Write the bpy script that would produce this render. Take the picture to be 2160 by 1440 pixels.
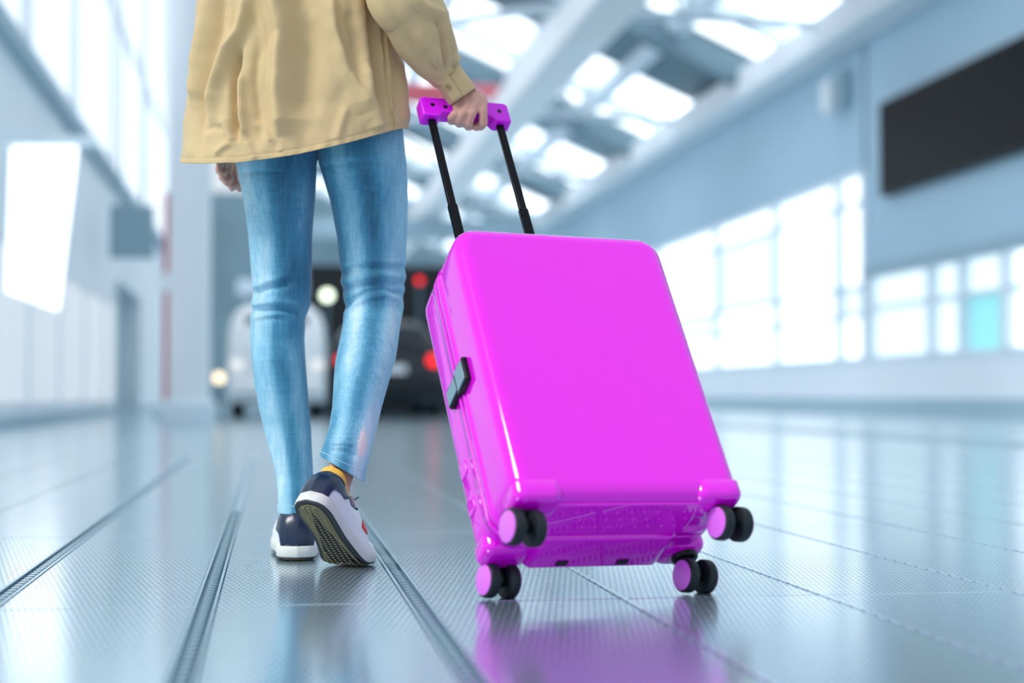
import bpy, bmesh, math, random
import numpy as np
from mathutils import Vector, Matrix, noise
random.seed(4)

# ------------------------------------------------------------------ scene, camera, world, light
scn = bpy.context.scene
for o in list(bpy.data.objects):
    bpy.data.objects.remove(o)
COL = scn.collection
F_PX, CAM_H = 3400.0, 0.30
YAW, PITCH = math.radians(8.4436), math.radians(1.9372)

cam_data = bpy.data.cameras.new('camera')
cam = bpy.data.objects.new('camera', cam_data)
COL.objects.link(cam)
cam.location = (0, 0, CAM_H)
cam.rotation_euler = (math.pi/2 + PITCH, 0, -YAW)
cam_data.sensor_width = 36
cam_data.lens = F_PX/2160*36
cam_data.clip_end = 500
cam_data.clip_start = 0.02
cam_data.dof.use_dof = True
cam_data.dof.focus_distance = 2.74
cam_data.dof.aperture_fstop = 2.0
scn.camera = cam

world = bpy.data.worlds.new('world')
scn.world = world
world.use_nodes = True
bg = world.node_tree.nodes['Background']
bg.inputs[0].default_value = (0.83, 0.92, 1.0, 1)
bg.inputs[1].default_value = 0.78

sun_d = bpy.data.lights.new('sun', 'SUN')
sun_d.energy = 2.0
sun_d.angle = math.radians(18)
sun_d.color = (1.0, 0.98, 0.95)
sun = bpy.data.objects.new('sun', sun_d)
COL.objects.link(sun)
sun.rotation_euler = (math.radians(48), 0, math.radians(-60))

vs = scn.view_settings
vs.view_transform = 'Standard'
vs.look = 'None'
vs.exposure = 0.25
vs.gamma = 1
vs.use_curve_mapping = False

# ------------------------------------------------------------------ geometry helpers
RIGHT = np.array([math.cos(YAW), -math.sin(YAW), 0])
FWD = np.array([math.sin(YAW)*math.cos(PITCH), math.cos(YAW)*math.cos(PITCH), math.sin(PITCH)])
UP = np.array([-math.sin(YAW)*math.sin(PITCH), -math.cos(YAW)*math.sin(PITCH), math.cos(PITCH)])
EYE = np.array([0, 0, CAM_H])


def at(u, v, Y):
    """point of the place seen at photo pixel (u, v) that lies at distance Y down the hall"""
    r = RIGHT*(u-1080)/F_PX - UP*(v-720)/F_PX + FWD
    return EYE + r*(Y/r[1])


def px(P):
    q = np.asarray(P) - EYE
    d = q@FWD
    return np.stack([1080+F_PX*(q@RIGHT)/d, 720-F_PX*(q@UP)/d], -1)


def srgb(r, g, b):
    f = lambda c: (c/255/12.92 if c/255 <= 0.04045 else ((c/255+0.055)/1.055)**2.4)
    return (f(r), f(g), f(b), 1)


class MB:
    def __init__(self):
        self.v, self.f = [], []

    def add(self, verts, faces):
        n = len(self.v)
        self.v += [tuple(map(float, p)) for p in verts]
        self.f += [tuple(i+n for i in f) for f in faces]
        return self

    def box(self, c, s, m=None):
        vs_ = []
        for dz in (-.5, .5):
            for dx, dy in ((-.5, -.5), (.5, -.5), (.5, .5), (-.5, .5)):
                p = np.array([dx*s[0], dy*s[1], dz*s[2]])
                if m is not None:
                    p = np.asarray(m)@p
                vs_.append(p+np.asarray(c))
        return self.add(vs_, [(3, 2, 1, 0), (4, 5, 6, 7), (0, 1, 5, 4), (1, 2, 6, 5), (2, 3, 7, 6), (3, 0, 4, 7)])

    def loft(self, rings, cap0=True, cap1=True, closed=True):
        n = len(rings[0])
        vs_ = [p for r in rings for p in r]
        fs = []
        m = n if closed else n-1
        for k in range(len(rings)-1):
            for i in range(m):
                j = (i+1) % n
                fs.append((k*n+i, k*n+j, (k+1)*n+j, (k+1)*n+i))
        if cap0:
            fs.append(tuple(range(n-1, -1, -1)))
        if cap1:
            fs.append(tuple((len(rings)-1)*n+i for i in range(n)))
        return self.add(vs_, fs)

    def tube(self, pts, rad, n=14, round_caps=True, squash=None):
        pts = [np.asarray(p, float) for p in pts]
        if not hasattr(rad, '__len__'):
            rad = [rad]*len(pts)
        rings = []
        ref = None
        L = len(pts)
        for k in range(L):
            t = pts[min(k+1, L-1)]-pts[max(k-1, 0)]
            t = t/np.linalg.norm(t)
            if ref is None:
                a = np.array([0, 0, 1.]) if abs(t[2]) < .9 else np.array([1., 0, 0])
                ref = np.cross(t, a)
            ref = ref-t*(ref@t)
            ref /= np.linalg.norm(ref)
            b = np.cross(t, ref)
            def ring(c, r):
                return [c+r*(math.cos(q)*ref+math.sin(q)*b) for q in np.linspace(0, 2*math.pi, n, endpoint=False)]
            if k == 0 and round_caps:
                for a in (80, 55, 28):
                    rings.append(ring(pts[k]-t*rad[k]*math.sin(math.radians(a)), rad[k]*math.cos(math.radians(a))))
            rings.append(ring(pts[k], rad[k]))
            if k == L-1 and round_caps:
                for a in (28, 55, 80):
                    rings.append(ring(pts[k]+t*rad[k]*math.sin(math.radians(a)), rad[k]*math.cos(math.radians(a))))
        return self.loft(rings)

    def ellipsoid(self, c, r, n=20, m=12, rot=None):
        rings = []
        for a in np.linspace(-math.pi/2+.12, math.pi/2-.12, m):
            ring = []
            for q in np.linspace(0, 2*math.pi, n, endpoint=False):
                p = np.array([r[0]*math.cos(a)*math.cos(q), r[1]*math.cos(a)*math.sin(q), r[2]*math.sin(a)])
                if rot is not None:
                    p = np.asarray(rot)@p
                ring.append(p+np.asarray(c))
            rings.append(ring)
        return self.loft(rings)

    def lathe(self, c, axis, prof, n=28, cap0=True, cap1=True):
        """prof: list of (distance along axis, radius)"""
        axis = np.asarray(axis, float)/np.linalg.norm(axis)
        a = np.array([0, 0, 1.]) if abs(axis[2]) < .9 else np.array([1., 0, 0])
        e = np.cross(axis, a); e /= np.linalg.norm(e)
        b = np.cross(axis, e)
        rings = [[np.asarray(c)+axis*d+r*(math.cos(q)*e+math.sin(q)*b) for q in np.linspace(0, 2*math.pi, n, endpoint=False)] for d, r in prof]
        return self.loft(rings, cap0, cap1)

    def prism(self, poly, y0, y1, axes=(0, 2, 1)):
        """polygon in the (axes[0], axes[1]) plane pushed along axes[2]"""
        rings = []
        for y in (y0, y1):
            r = []
            for p in poly:
                q = [0, 0, 0]
                q[axes[0]], q[axes[1]], q[axes[2]] = p[0], p[1], y
                r.append(q)
            rings.append(r)
        return self.loft(rings)

    def build(self, name, mat, parent=None, smooth=True, bevel=0, seg=2, angle=40, solid=0, subsurf=0, offset=0):
        me = bpy.data.meshes.new(name)
        me.from_pydata(self.v, [], self.f)
        me.update()
        bm = bmesh.new(); bm.from_mesh(me)
        bmesh.ops.recalc_face_normals(bm, faces=bm.faces)
        bm.to_mesh(me); bm.free()
        o = bpy.data.objects.new(name, me)
        COL.objects.link(o)
        if mat is not None:
            me.materials.append(mat)
        if parent is not None:
            o.parent = parent
        if solid:
            md = o.modifiers.new('solid', 'SOLIDIFY'); md.thickness = solid; md.offset = offset
        if bevel:
            md = o.modifiers.new('bevel', 'BEVEL'); md.width = bevel; md.segments = seg
            md.limit_method = 'ANGLE'; md.angle_limit = math.radians(35)
        if subsurf:
            md = o.modifiers.new('sub', 'SUBSURF'); md.levels = md.render_levels = subsurf
        if smooth:
            for p in me.polygons:
                p.use_smooth = True
            if angle and angle < 179:
                me.set_sharp_from_angle(angle=math.radians(angle))
        return o


def tag(o, label=None, cat=None, group=None, kind=None):
    for k, x in (('label', label), ('category', cat), ('group', group), ('kind', kind)):
        if x:
            o[k] = x
    return o


def empty(name, loc=(0, 0, 0), mat=None):
    o = bpy.data.objects.new(name, None)
    COL.objects.link(o)
    o.empty_display_size = .05
    if mat is not None:
        o.matrix_world = mat
    else:
        o.location = loc
    return o


def interp(x, tab, j=1):
    return np.interp(x, [t[0] for t in tab], [t[j] for t in tab])


# ------------------------------------------------------------------ materials
def nodes(name):
    m = bpy.data.materials.new(name)
    m.use_nodes = True
    nt = m.node_tree
    return m, nt, nt.nodes['Principled BSDF']


def setin(b, **kw):
    names = dict(color='Base Color', rough='Roughness', metal='Metallic', spec='Specular IOR Level', coat='Coat Weight',
                 coat_rough='Coat Roughness', sheen='Sheen Weight', sss='Subsurface Weight', emit='Emission Color',
                 emit_s='Emission Strength', trans='Transmission Weight', alpha='Alpha', ior='IOR')
    for k, x in kw.items():
        b.inputs[names[k]].default_value = x


def mat(name, color, rough=.5, noise_scale=0, noise_amt=.12, bump=0, bump_scale=200, stretch=(1, 1, 1), **kw):
    m, nt, b = nodes(name)
    setin(b, color=color, rough=rough, **kw)
    if noise_scale or bump:
        tc = nt.nodes.new('ShaderNodeTexCoord')
        mp = nt.nodes.new('ShaderNodeMapping')
        mp.inputs['Scale'].default_value = stretch
        nt.links.new(tc.outputs['Object'], mp.inputs[0])
    if noise_scale:
        n = nt.nodes.new('ShaderNodeTexNoise'); n.inputs['Scale'].default_value = noise_scale; n.inputs['Detail'].default_value = 5
        nt.links.new(mp.outputs[0], n.inputs['Vector'])
        mx = nt.nodes.new('ShaderNodeMix'); mx.data_type = 'RGBA'
        lo = tuple(c*(1-noise_amt) for c in color[:3])+(1,)
        hi = tuple(min(1, c*(1+noise_amt)) for c in color[:3])+(1,)
        mx.inputs['A'].default_value = lo; mx.inputs['B'].default_value = hi
        nt.links.new(n.outputs['Fac'], mx.inputs['Factor'])
        nt.links.new(mx.outputs['Result'], b.inputs['Base Color'])
    if bump:
        n = nt.nodes.new('ShaderNodeTexNoise'); n.inputs['Scale'].default_value = bump_scale
        nt.links.new(mp.outputs[0], n.inputs['Vector'])
        bp = nt.nodes.new('ShaderNodeBump'); bp.inputs['Strength'].default_value = bump; bp.inputs['Distance'].default_value = .002
        nt.links.new(n.outputs['Fac'], bp.inputs['Height']); nt.links.new(bp.outputs[0], b.inputs['Normal'])
    return m


def emat(name, color, strength):
    m, nt, b = nodes(name)
    setin(b, color=tuple(c*.6 for c in color[:3])+(1,), rough=.5, emit=color, emit_s=strength)
    return m


M = {}
M['magenta'] = mat('magenta_plastic', (0.75, 0.0, 0.70, 1), .25, 30, .02, spec=.10, coat=1.0, coat_rough=.025)
M['magenta'].node_tree.nodes['Principled BSDF'].inputs['Coat IOR'].default_value = 1.56
M['magenta_hub'] = mat('magenta_hub', (0.68, 0.14, 0.74, 1), .30, 30, .02)  # paler than the shell: glancing sheen put into the base colour
M['magenta_grip'] = mat('magenta_grip', (0.66, 0.0, 0.78, 1), .38, 30, .02)
M['gasket'] = mat('dark_magenta_gasket', (0.10, 0.0, 0.12, 1), .5, 60, .1)
M['black'] = mat('black_plastic', (.003, .004, .006, 1), .34, 60, .1, spec=.25)
M['black_metal'] = mat('black_tube', (.002, .003, .005, 1), .30, 60, .1, spec=.12)
M['rubber'] = mat('dark_rubber', (.010, .015, .020, 1), .5, 80, .15, spec=.3)
M['latch'] = mat('blue_grey_latch', (.15, .27, .33, 1), .22, 40, .05)
M['skin'] = mat('skin', (.64, .34, .265, 1), .48, 90, .10, sss=.08, bump=.15, bump_scale=350)
M['skin'].node_tree.nodes['Principled BSDF'].inputs['Subsurface Radius'].default_value = (.012, .004, .002)
M['hair'] = mat('dark_hair', (.03, .018, .012, 1), .45, 200, .4, stretch=(8, 8, .6))
M['shirt'] = mat('khaki_cotton', srgb(201, 174, 128), .72, 14, .07, sheen=.15, bump=.12, bump_scale=900)
M['button'] = mat('khaki_button', srgb(176, 150, 98), .35, 60, .1)
M['thread'] = mat('dark_thread', srgb(90, 70, 40), .8, 60, .1)
M['white_leather'] = mat('white_leather', (.80, .81, .83, 1), .38, 60, .03, bump=.1, bump_scale=500)
M['midsole'] = mat('white_rubber', (.66, .67, .64, 1), .5, 25, .12)
M['navy'] = mat('navy_leather', (.004, .018, .052, 1), .28, 60, .1, coat=.15, coat_rough=.2)
M['navy_trim'] = mat('navy_trim', (.03, .07, .20, 1), .5, 60, .1)
M['yellow'] = mat('yellow_lining', srgb(236, 186, 74), .75, 80, .06)
M['outsole_rim'] = mat('dark_outsole_rim', (.028, .032, .038, 1), .6, 60, .2)
M['tread'] = mat('olive_tread', (.19, .165, .085, 1), .62, 70, .25)
M['red_mark'] = mat('red_mark', (.75, .03, .03, 1), .5, 60, .05)
M['white_paint'] = mat('white_paint', (.88, .91, .94, 1), .5, 3, .03)
M['pale_wall'] = mat('pale_wall', (.74, .83, .90, 1), .55, .6, .05)
M['blue_wall'] = mat('blue_grey_wall', (.47, .64, .76, 1), .55, .5, .06)
M['low_wall'] = mat('white_low_wall', (.80, .86, .93, 1), .45, .5, .04)
M['grey_trim'] = mat('grey_trim', (.36, .50, .58, 1), .5, 2, .06)
M['dark_steel'] = mat('dark_steel', (.11, .19, .24, 1), .5, 2, .1)
M['mid_steel'] = mat('mid_steel', (.26, .38, .45, 1), .5, 1, .1)
M['far_wall'] = mat('far_wall', (.13, .21, .26, 1), .6, .5, .3)
M['black_void'] = mat('black_shutter', (.006, .008, .01, 1), .6, 2, .3)
M['red_paint'] = mat('red_paint', (.62, .13, .17, 1), .5, 3, .08)
M['white_car'] = mat('white_car_paint', (.95, .96, .97, 1), .25, 3, .01)
M['dark_car'] = mat('dark_car_paint', (.012, .015, .022, 1), .2, 3, .1)
M['car_glass'] = mat('car_glass', (.02, .03, .04, 1), .06, 3, .1)
M['screen'] = mat('black_screen', (.001, .0015, .002, 1), .30, 3, .1, spec=.05)
M['pane'] = emat('bright_pane', (.93, .97, 1, 1), 1.15)
M['pane_dim'] = emat('dim_pane', (.80, .91, .96, 1), .80)
M['pane_teal'] = emat('teal_pane', (.30, .76, .80, 1), .62)
M['skylight'] = emat('skylight_pane', (.90, .96, 1, 1), 1.7)
M['clerestory'] = emat('clerestory_pane', (.88, .94, 1, 1), .72)
M['left_wall'] = mat('left_wall', (.86, .91, .95, 1), .55, .6, .03)
M['added_glow'] = emat('added_glow', (.90, .95, 1, 1), .36)  # glow for the panes added to lift the left wall
M['lightbox'] = emat('lightbox', (.95, .975, 1, 1), 1.5)
M['lamp_white'] = emat('lamp_white', (.86, 1, .76, 1), 2.6)
M['lamp_peach'] = emat('lamp_peach', (1, .78, .50, 1), 1.9)
M['lamp_red'] = emat('lamp_red', (1, .015, .02, 1), 1.6)
M['lamp_head'] = emat('lamp_head', (1, .97, .92, 1), .5)


def denim(name):
    m, nt, b = nodes(name)
    setin(b, rough=.78, sheen=.2)
    N, L = nt.nodes.new, nt.links.new
    geo = N('ShaderNodeNewGeometry')
    def nz(scale, stretch, detail=4):
        mp = N('ShaderNodeMapping'); mp.inputs['Scale'].default_value = stretch
        n = N('ShaderNodeTexNoise'); n.inputs['Scale'].default_value = scale; n.inputs['Detail'].default_value = detail
        L(geo.outputs['Position'], mp.inputs[0]); L(mp.outputs[0], n.inputs['Vector'])
        return n
    streak = nz(260, (1, 1, .05))
    blot = nz(9, (1.6, 1.6, .45), 3)
    slub = nz(420, (.08, .08, 1))
    def mth(op, a, bb):
        n = N('ShaderNodeMath'); n.operation = op
        for i, x in ((0, a), (1, bb)):
            if isinstance(x, (int, float)):
                n.inputs[i].default_value = x
            else:
                L(x, n.inputs[i])
        return n.outputs[0]
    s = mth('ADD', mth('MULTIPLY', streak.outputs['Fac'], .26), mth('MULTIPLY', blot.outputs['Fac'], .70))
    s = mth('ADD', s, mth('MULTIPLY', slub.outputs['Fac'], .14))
    at_ = N('ShaderNodeAttribute'); at_.attribute_name = 'fade_shade'
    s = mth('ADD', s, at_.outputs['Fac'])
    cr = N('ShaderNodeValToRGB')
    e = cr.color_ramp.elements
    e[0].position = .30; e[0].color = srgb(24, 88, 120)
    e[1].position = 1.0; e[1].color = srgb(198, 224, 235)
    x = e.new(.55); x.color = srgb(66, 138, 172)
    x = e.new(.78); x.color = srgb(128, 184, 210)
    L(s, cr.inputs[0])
    # frayed patch above the right hem
    rip = N('ShaderNodeAttribute'); rip.attribute_name = 'rip'
    fr = nz(420, (1, 1, .5), 2)
    rf = mth('GREATER_THAN', mth('ADD', rip.outputs['Fac'], mth('MULTIPLY', mth('SUBTRACT', fr.outputs['Fac'], .5), 1.3)), .5)
    mx = N('ShaderNodeMix'); mx.data_type = 'RGBA'
    L(rf, mx.inputs['Factor']); L(cr.outputs[0], mx.inputs['A'])
    mx.inputs['B'].default_value = srgb(240, 224, 226)
    L(mx.outputs['Result'], b.inputs['Base Color'])
    bp = N('ShaderNodeBump'); bp.inputs['Strength'].default_value = .25; bp.inputs['Distance'].default_value = .001
    L(streak.outputs['Fac'], bp.inputs['Height']); L(bp.outputs[0], b.inputs['Normal'])
    return m


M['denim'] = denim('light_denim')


def perforated(name):
    """brushed steel sheet with staggered rows of small slots"""
    m, nt, b = nodes(name)
    N, L = nt.nodes.new, nt.links.new
    geo = N('ShaderNodeNewGeometry')
    sp = N('ShaderNodeSeparateXYZ'); L(geo.outputs['Position'], sp.inputs[0])
    def mth(op, a, bb=0.0, c=None):
        n = N('ShaderNodeMath'); n.operation = op
        for i, x in enumerate((a, bb) if c is None else (a, bb, c)):
            if isinstance(x, (int, float)):
                n.inputs[i].default_value = x
            else:
                L(x, n.inputs[i])
        return n.outputs[0]
    PX_, PY_ = .0092, .0240
    gy = mth('DIVIDE', sp.outputs['Y'], PY_)
    row = mth('FLOOR', gy)
    odd = mth('MULTIPLY', mth('FLOORED_MODULO', row, 2.0), .5)
    gx = mth('ADD', mth('DIVIDE', sp.outputs['X'], PX_), odd)
    fx = mth('SUBTRACT', mth('FRACT', gx), .5)
    fy = mth('SUBTRACT', mth('FRACT', gy), .5)
    d2 = mth('ADD', mth('POWER', mth('DIVIDE', fx, .29), 2.0), mth('POWER', mth('DIVIDE', fy, .27), 2.0))
    dot = N('ShaderNodeMapRange'); dot.interpolation_type = 'SMOOTHSTEP'
    L(d2, dot.inputs['Value']); dot.inputs['From Min'].default_value = .55; dot.inputs['From Max'].default_value = 1.25
    dot.inputs['To Min'].default_value = 1; dot.inputs['To Max'].default_value = 0
    n = N('ShaderNodeTexNoise'); n.inputs['Scale'].default_value = 1.3; n.inputs['Detail'].default_value = 3
    L(geo.outputs['Position'], n.inputs['Vector'])
    mp = N('ShaderNodeMapping'); mp.inputs['Scale'].default_value = (300, 6, 1); L(geo.outputs['Position'], mp.inputs[0])
    br = N('ShaderNodeTexNoise'); br.inputs['Scale'].default_value = 1; L(mp.outputs[0], br.inputs['Vector'])
    mx = N('ShaderNodeMix'); mx.data_type = 'RGBA'
    mx.inputs['A'].default_value = (.50, .69, .80, 1); mx.inputs['B'].default_value = (.60, .78, .87, 1)
    L(n.outputs['Fac'], mx.inputs['Factor'])
    m2 = N('ShaderNodeMix'); m2.data_type = 'RGBA'
    L(dot.outputs[0], m2.inputs['Factor']); L(mx.outputs['Result'], m2.inputs['A']); m2.inputs['B'].default_value = (.05, .10, .14, 1)
    L(m2.outputs['Result'], b.inputs['Base Color'])
    rr = mth('ADD', mth('MULTIPLY', br.outputs['Fac'], .06), .13)
    L(rr, b.inputs['Roughness'])
    b.inputs['Metallic'].default_value = .75
    bp = N('ShaderNodeBump'); bp.inputs['Strength'].default_value = .5; bp.inputs['Distance'].default_value = .0012; bp.invert = True
    L(dot.outputs[0], bp.inputs['Height']); L(bp.outputs[0], b.inputs['Normal'])
    return m


M['perforated'] = perforated('perforated_steel')
M['strip'] = mat('steel_strip', (.62, .74, .82, 1), .18, 40, .06, metal=.8)
M['channel'] = mat('dark_channel', (.36, .52, .62, 1), .25, 60, .2, metal=.6)
M['stud'] = mat('dark_stud', (.16, .28, .35, 1), .22, 60, .2, metal=.5)
M['subfloor'] = mat('subfloor', (.10, .15, .18, 1), .5, 3, .2)

# ------------------------------------------------------------------ floor
FX0, FX1, FY0, FY1 = -2.23, 6.6, -0.05, 8.35
b = MB()
b.add([(-40, -20, 0), (60, -20, 0), (60, FY0, 0), (-40, FY0, 0)], [(0, 1, 2, 3)])
b.add([(-40, FY1, 0), (60, FY1, 0), (60, 90, 0), (-40, 90, 0)], [(0, 1, 2, 3)])
b.add([(-40, FY0, 0), (FX0, FY0, 0), (FX0, FY1, 0), (-40, FY1, 0)], [(0, 1, 2, 3)])
b.add([(FX1, FY0, 0), (60, FY0, 0), (60, FY1, 0), (FX1, FY1, 0)], [(0, 1, 2, 3)])
floor = tag(b.build('floor', M['perforated'], smooth=False), 'perforated blue grey steel floor running down the hall', 'floor', kind='structure')
b = MB().add([(FX0, FY0, -.016), (FX1, FY0, -.016), (FX1, FY1, -.016), (FX0, FY1, -.016)], [(0, 1, 2, 3)])
b.build('sub_floor', M['subfloor'], floor, smooth=False)
PW, PL = .305, 1.2
pm = None
seams = [-.094+PW*k for k in range(-7, 22)]
wide = {-1, 0, 1}
def is_wide(k):
    return k-7 in wide
for k in range(len(seams)-1):
    x0 = seams[k]+(.0165 if is_wide(k) else .0045)
    x1 = seams[k+1]-(.0165 if is_wide(k+1) else .0045)
    mesh = None
    for j in range(7):
        if j == 0 and seams[k] > 2.5:
            continue
        if mesh is None:
            w = x1-x0
            mb = MB()
            c = .0015
            lo = [(-w/2, -PL/2+.0015, -.015), (w/2, -PL/2+.0015, -.015), (w/2, PL/2-.0015, -.015), (-w/2, PL/2-.0015, -.015)]
            mi = [(p[0], p[1], -c) for p in lo]
            hi = [(p[0]-math.copysign(c, p[0]), p[1]-math.copysign(c, p[1]), 0) for p in lo]
            mb.loft([lo, mi, hi])
            o = mb.build('floor_panel', M['perforated'], floor, smooth=False)
            mesh = o.data
        else:
            o = bpy.data.objects.new('floor_panel', mesh)
            COL.objects.link(o); o.parent = floor
        o.location = ((x0+x1)/2, FY0+PL*(j+.5), 0)
stud_mesh = None
for k, x in enumerate(seams):
    y0, y1 = FY0, FY1
    if is_wide(k):
        mb = MB()
        for s in (-1, 1):
            mb.box((x+s*.0135, (y0+y1)/2, -.0065), (.004, y1-y0, .0155))
        mb.box((x, (y0+y1)/2, -.012), (.024, y1-y0, .006))
        st = mb.build('channel_strip', M['channel'], floor, smooth=False)
        for i in range(82):
            y = 1.55+i*.034
            if stud_mesh is None:
                r = [[(.0085*math.cos(q)*s_, .0125*math.sin(q)*s_, z) for q in np.linspace(0, 2*math.pi, 12, endpoint=False)] for z, s_ in ((-.010, 1.), (-.003, 1.), (-.001, .75))]
                so = MB().loft(r).build('stud', M['stud'], st, angle=30)
                stud_mesh = so.data
            else:
                so = bpy.data.objects.new('stud', stud_mesh); COL.objects.link(so); so.parent = st
            so.location = (x, y, 0)
    else:
        MB().box((x, (y0+y1)/2, -.0055), (.006, y1-y0, .014)).build('seam_strip', M['strip'], floor, smooth=False)

# ------------------------------------------------------------------ hall: right side
XW = 10.5
wr = MB()
wr.box((XW+.2, 35, .48), (.4, 90, .96))
wr_o = tag(wr.build('wall_right', M['low_wall'], smooth=False), 'low white wall below the windows on the right', 'wall', kind='structure')
wu = MB()
wu.box((XW+.2, 9.6, 4.75), (.4, 36, 4.64))
wu.box((XW+.2, 53, 5.7), (.4, 51, 2.74))
tag(wu.build('wall_upper_right', M['blue_wall'], smooth=False), 'blue grey upper wall carrying the black screen', 'wall', kind='structure')
tag(MB().box((XW-.04, 35, .13), (.08, 90, .26)).build('baseboard_right', M['grey_trim'], smooth=False), 'blue grey baseboard along the right wall', 'baseboard', kind='structure')
tag(MB().box((4.45, 45, .006), (.28, 72, .012)).build('trim_1', M['mid_steel'], smooth=False), 'grey blue strip let into the floor before the right wall', 'floor strip', kind='structure')
tag(MB().box((XW-.35, 40, 6.95), (.7, 84, .62)).build('trim_2', M['white_paint'], smooth=False, bevel=.05), 'pale ledge beam along the top of the right wall', 'beam', kind='structure')
tag(MB().box((XW-.03, 9.6, 2.50), (.1, 36, .16)).build('trim_3', M['grey_trim'], smooth=False), 'grey lintel over the low windows on the right', 'trim', kind='structure')


def glazing(name, label, ys, zs, mats, jitter=None):
    root = empty(name, (XW, ys[0], zs[0]))
    tag(root, label, 'window', kind='structure')
    def add(mb, nm, m):
        o = mb.build(nm, m, root, smooth=False)
        o.matrix_parent_inverse = Matrix.Translation(root.location).inverted()
    for i in range(len(ys)-1):
        for j in range(len(zs)-1):
            mm = mats[(i*3+j*5+(i*j) % 3) % len(mats)] if jitter is None else jitter(i, j)
            add(MB().box((XW+.12, (ys[i]+ys[i+1])/2, (zs[j]+zs[j+1])/2), (.03, abs(ys[i+1]-ys[i])-.1, zs[j+1]-zs[j]-.06)), 'pane', mm)
    for y in ys:
        add(MB().box((XW+.06, y, (zs[0]+zs[-1])/2), (.2, .24, zs[-1]-zs[0])), 'mullion', M['pale_wall'])
    for z in zs:
        add(MB().box((XW+.06, (ys[0]+ys[-1])/2, z), (.16, abs(ys[-1]-ys[0]), .09)), 'rail', M['pale_wall'])
    return root


glazing('window_1', 'tall bright window wall right of the suitcase', [27.6, 29.0, 32.8, 37.4, 43.2, 52, 62, 76], [.96, 1.77, 2.28, 3.8, 4.35], [M['pane'], M['pane'], M['pane_dim']])
glazing('window_2', 'low window band under the black screen with one teal pane', [14.2, 17, 19.6, 22.0, 23.5, 24.7, 27.4], [.96, 1.85, 2.43],
        None, lambda i, j: M['pane_teal'] if (i == 3 and j == 0) else (M['pane'] if i in (1, 2) else M['pane_dim']))

# black screen
sc = empty('display_screen', (XW, 21.5, 3.73))
tag(sc, 'large black glossy screen mounted high on the right wall', 'screen')
def child(mb, nm, m, root, **kw):
    o = mb.build(nm, m, root, **kw)
    o.matrix_parent_inverse = root.matrix_world.inverted() if root.matrix_world != Matrix() else Matrix.Translation(root.location).inverted()
    return o
bpy.context.view_layer.update()
child(MB().box((XW-.10, 21.75, 4.535), (.16, 9.4, 1.62)), 'housing', M['black'], sc, smooth=False, bevel=.03)
child(MB().box((XW-.19, 21.75, 4.535), (.02, 9.2, 1.5)), 'panel', M['screen'], sc, smooth=False)

# wall box lamp
wl = empty('wall_lamp', (XW, 28.8, 5.6)); tag(wl, 'small pale box lamp on the right wall beside the screen', 'lamp')
bpy.context.view_layer.update()
child(MB().box((XW-.16, 28.8, 5.9), (.32, .5, .62)), 'lamp_box', M['white_paint'], wl, smooth=False, bevel=.04)
child(MB().box((XW-.10, 28.35, 5.95), (.2, .3, .7)), 'bracket', M['grey_trim'], wl, smooth=False, bevel=.03)

# ------------------------------------------------------------------ roof: rafters, skylights, long white beam
SL = .45
def roof_z(x):
    return 7.26+SL*(XW-x)
ce = empty('ceiling', (0, 10, 7))
tag(ce, 'sloping steel roof with rows of bright skylights', 'ceiling', kind='structure')
bpy.context.view_layer.update()
def slab(x0, x1, y0, y1, th, dz=0):
    b_ = MB()
    v = []
    for z in (0, th):
        for x, y in ((x0, y0), (x1, y0), (x1, y1), (x0, y1)):
            v.append((x, y, roof_z(x)+dz+z))
    b_.add(v, [(3, 2, 1, 0), (4, 5, 6, 7), (0, 1, 5, 4), (1, 2, 6, 5), (2, 3, 7, 6), (3, 0, 4, 7)])
    return b_
BAY = 10.4
for k in range(7):
    yb = 12.6+BAY*k
    child(slab(-3, XW+.4, yb, yb+4.6, .25), 'roof_panel', M['mid_steel'] if k % 2 else M['dark_steel'], ce, smooth=False)
    child(slab(-3, XW+.4, yb-.25, yb+.25, .6, -.6), 'rafter', M['dark_steel'], ce, smooth=False)
    child(slab(-3, XW+.4, yb+7.4, yb+7.7, .35, -.3), 'rafter', M['pale_wall'], ce, smooth=False)
    xs = [-3, -.6, 1.8, 4.2, 6.4, 8.4, XW+.4]
    for i in range(len(xs)-1):
        child(slab(xs[i]+.12, xs[i+1]-.12, yb+4.7, yb+BAY-.35, .06, .1), 'skylight', M['skylight'], ce, smooth=False)
for x in (-.6, 1.8, 4.2, 6.4, 8.4):
    child(slab(x-.14, x+.14, 12.4, 85, .3, -.22), 'purlin', M['pale_wall'], ce, smooth=False)
tag(MB().box((5.42, 46, 6.85), (.86, 82, .7)).build('trim_4', M['white_paint'], smooth=False, bevel=.06), 'long white box beam running under the skylights', 'beam', kind='structure')
# bracing under the roof left of the beam
for k in range(5):
    y = 17.8+BAY*k
    tr = MB()
    tr.tube([(1.2, y, 6.6), (5.3, y, 7.3)], .09, 10)
    tr.tube([(1.2, y, 9.8), (5.3, y, 7.3)], .08, 10)
    tr.tube([(5.6, y, 7.2), (10.1, y, 7.1)], .09, 10)
    tr.tube([(7.3, y, 7.16), (7.9, y, roof_z(7.9)-.1)], .06, 8)
    tr.tube([(7.3, y, 7.16), (6.4, y, roof_z(6.4)-.1)], .06, 8)
    child(tr, 'truss', M['pale_wall'], ce)
tag(MB().box((4.75, 41, 8.05), (3.3, .3, .5)).build('red_crossbeam', M['red_paint'], smooth=False, bevel=.04), 'muted red crossbeam high behind the raised hand', 'beam')

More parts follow.
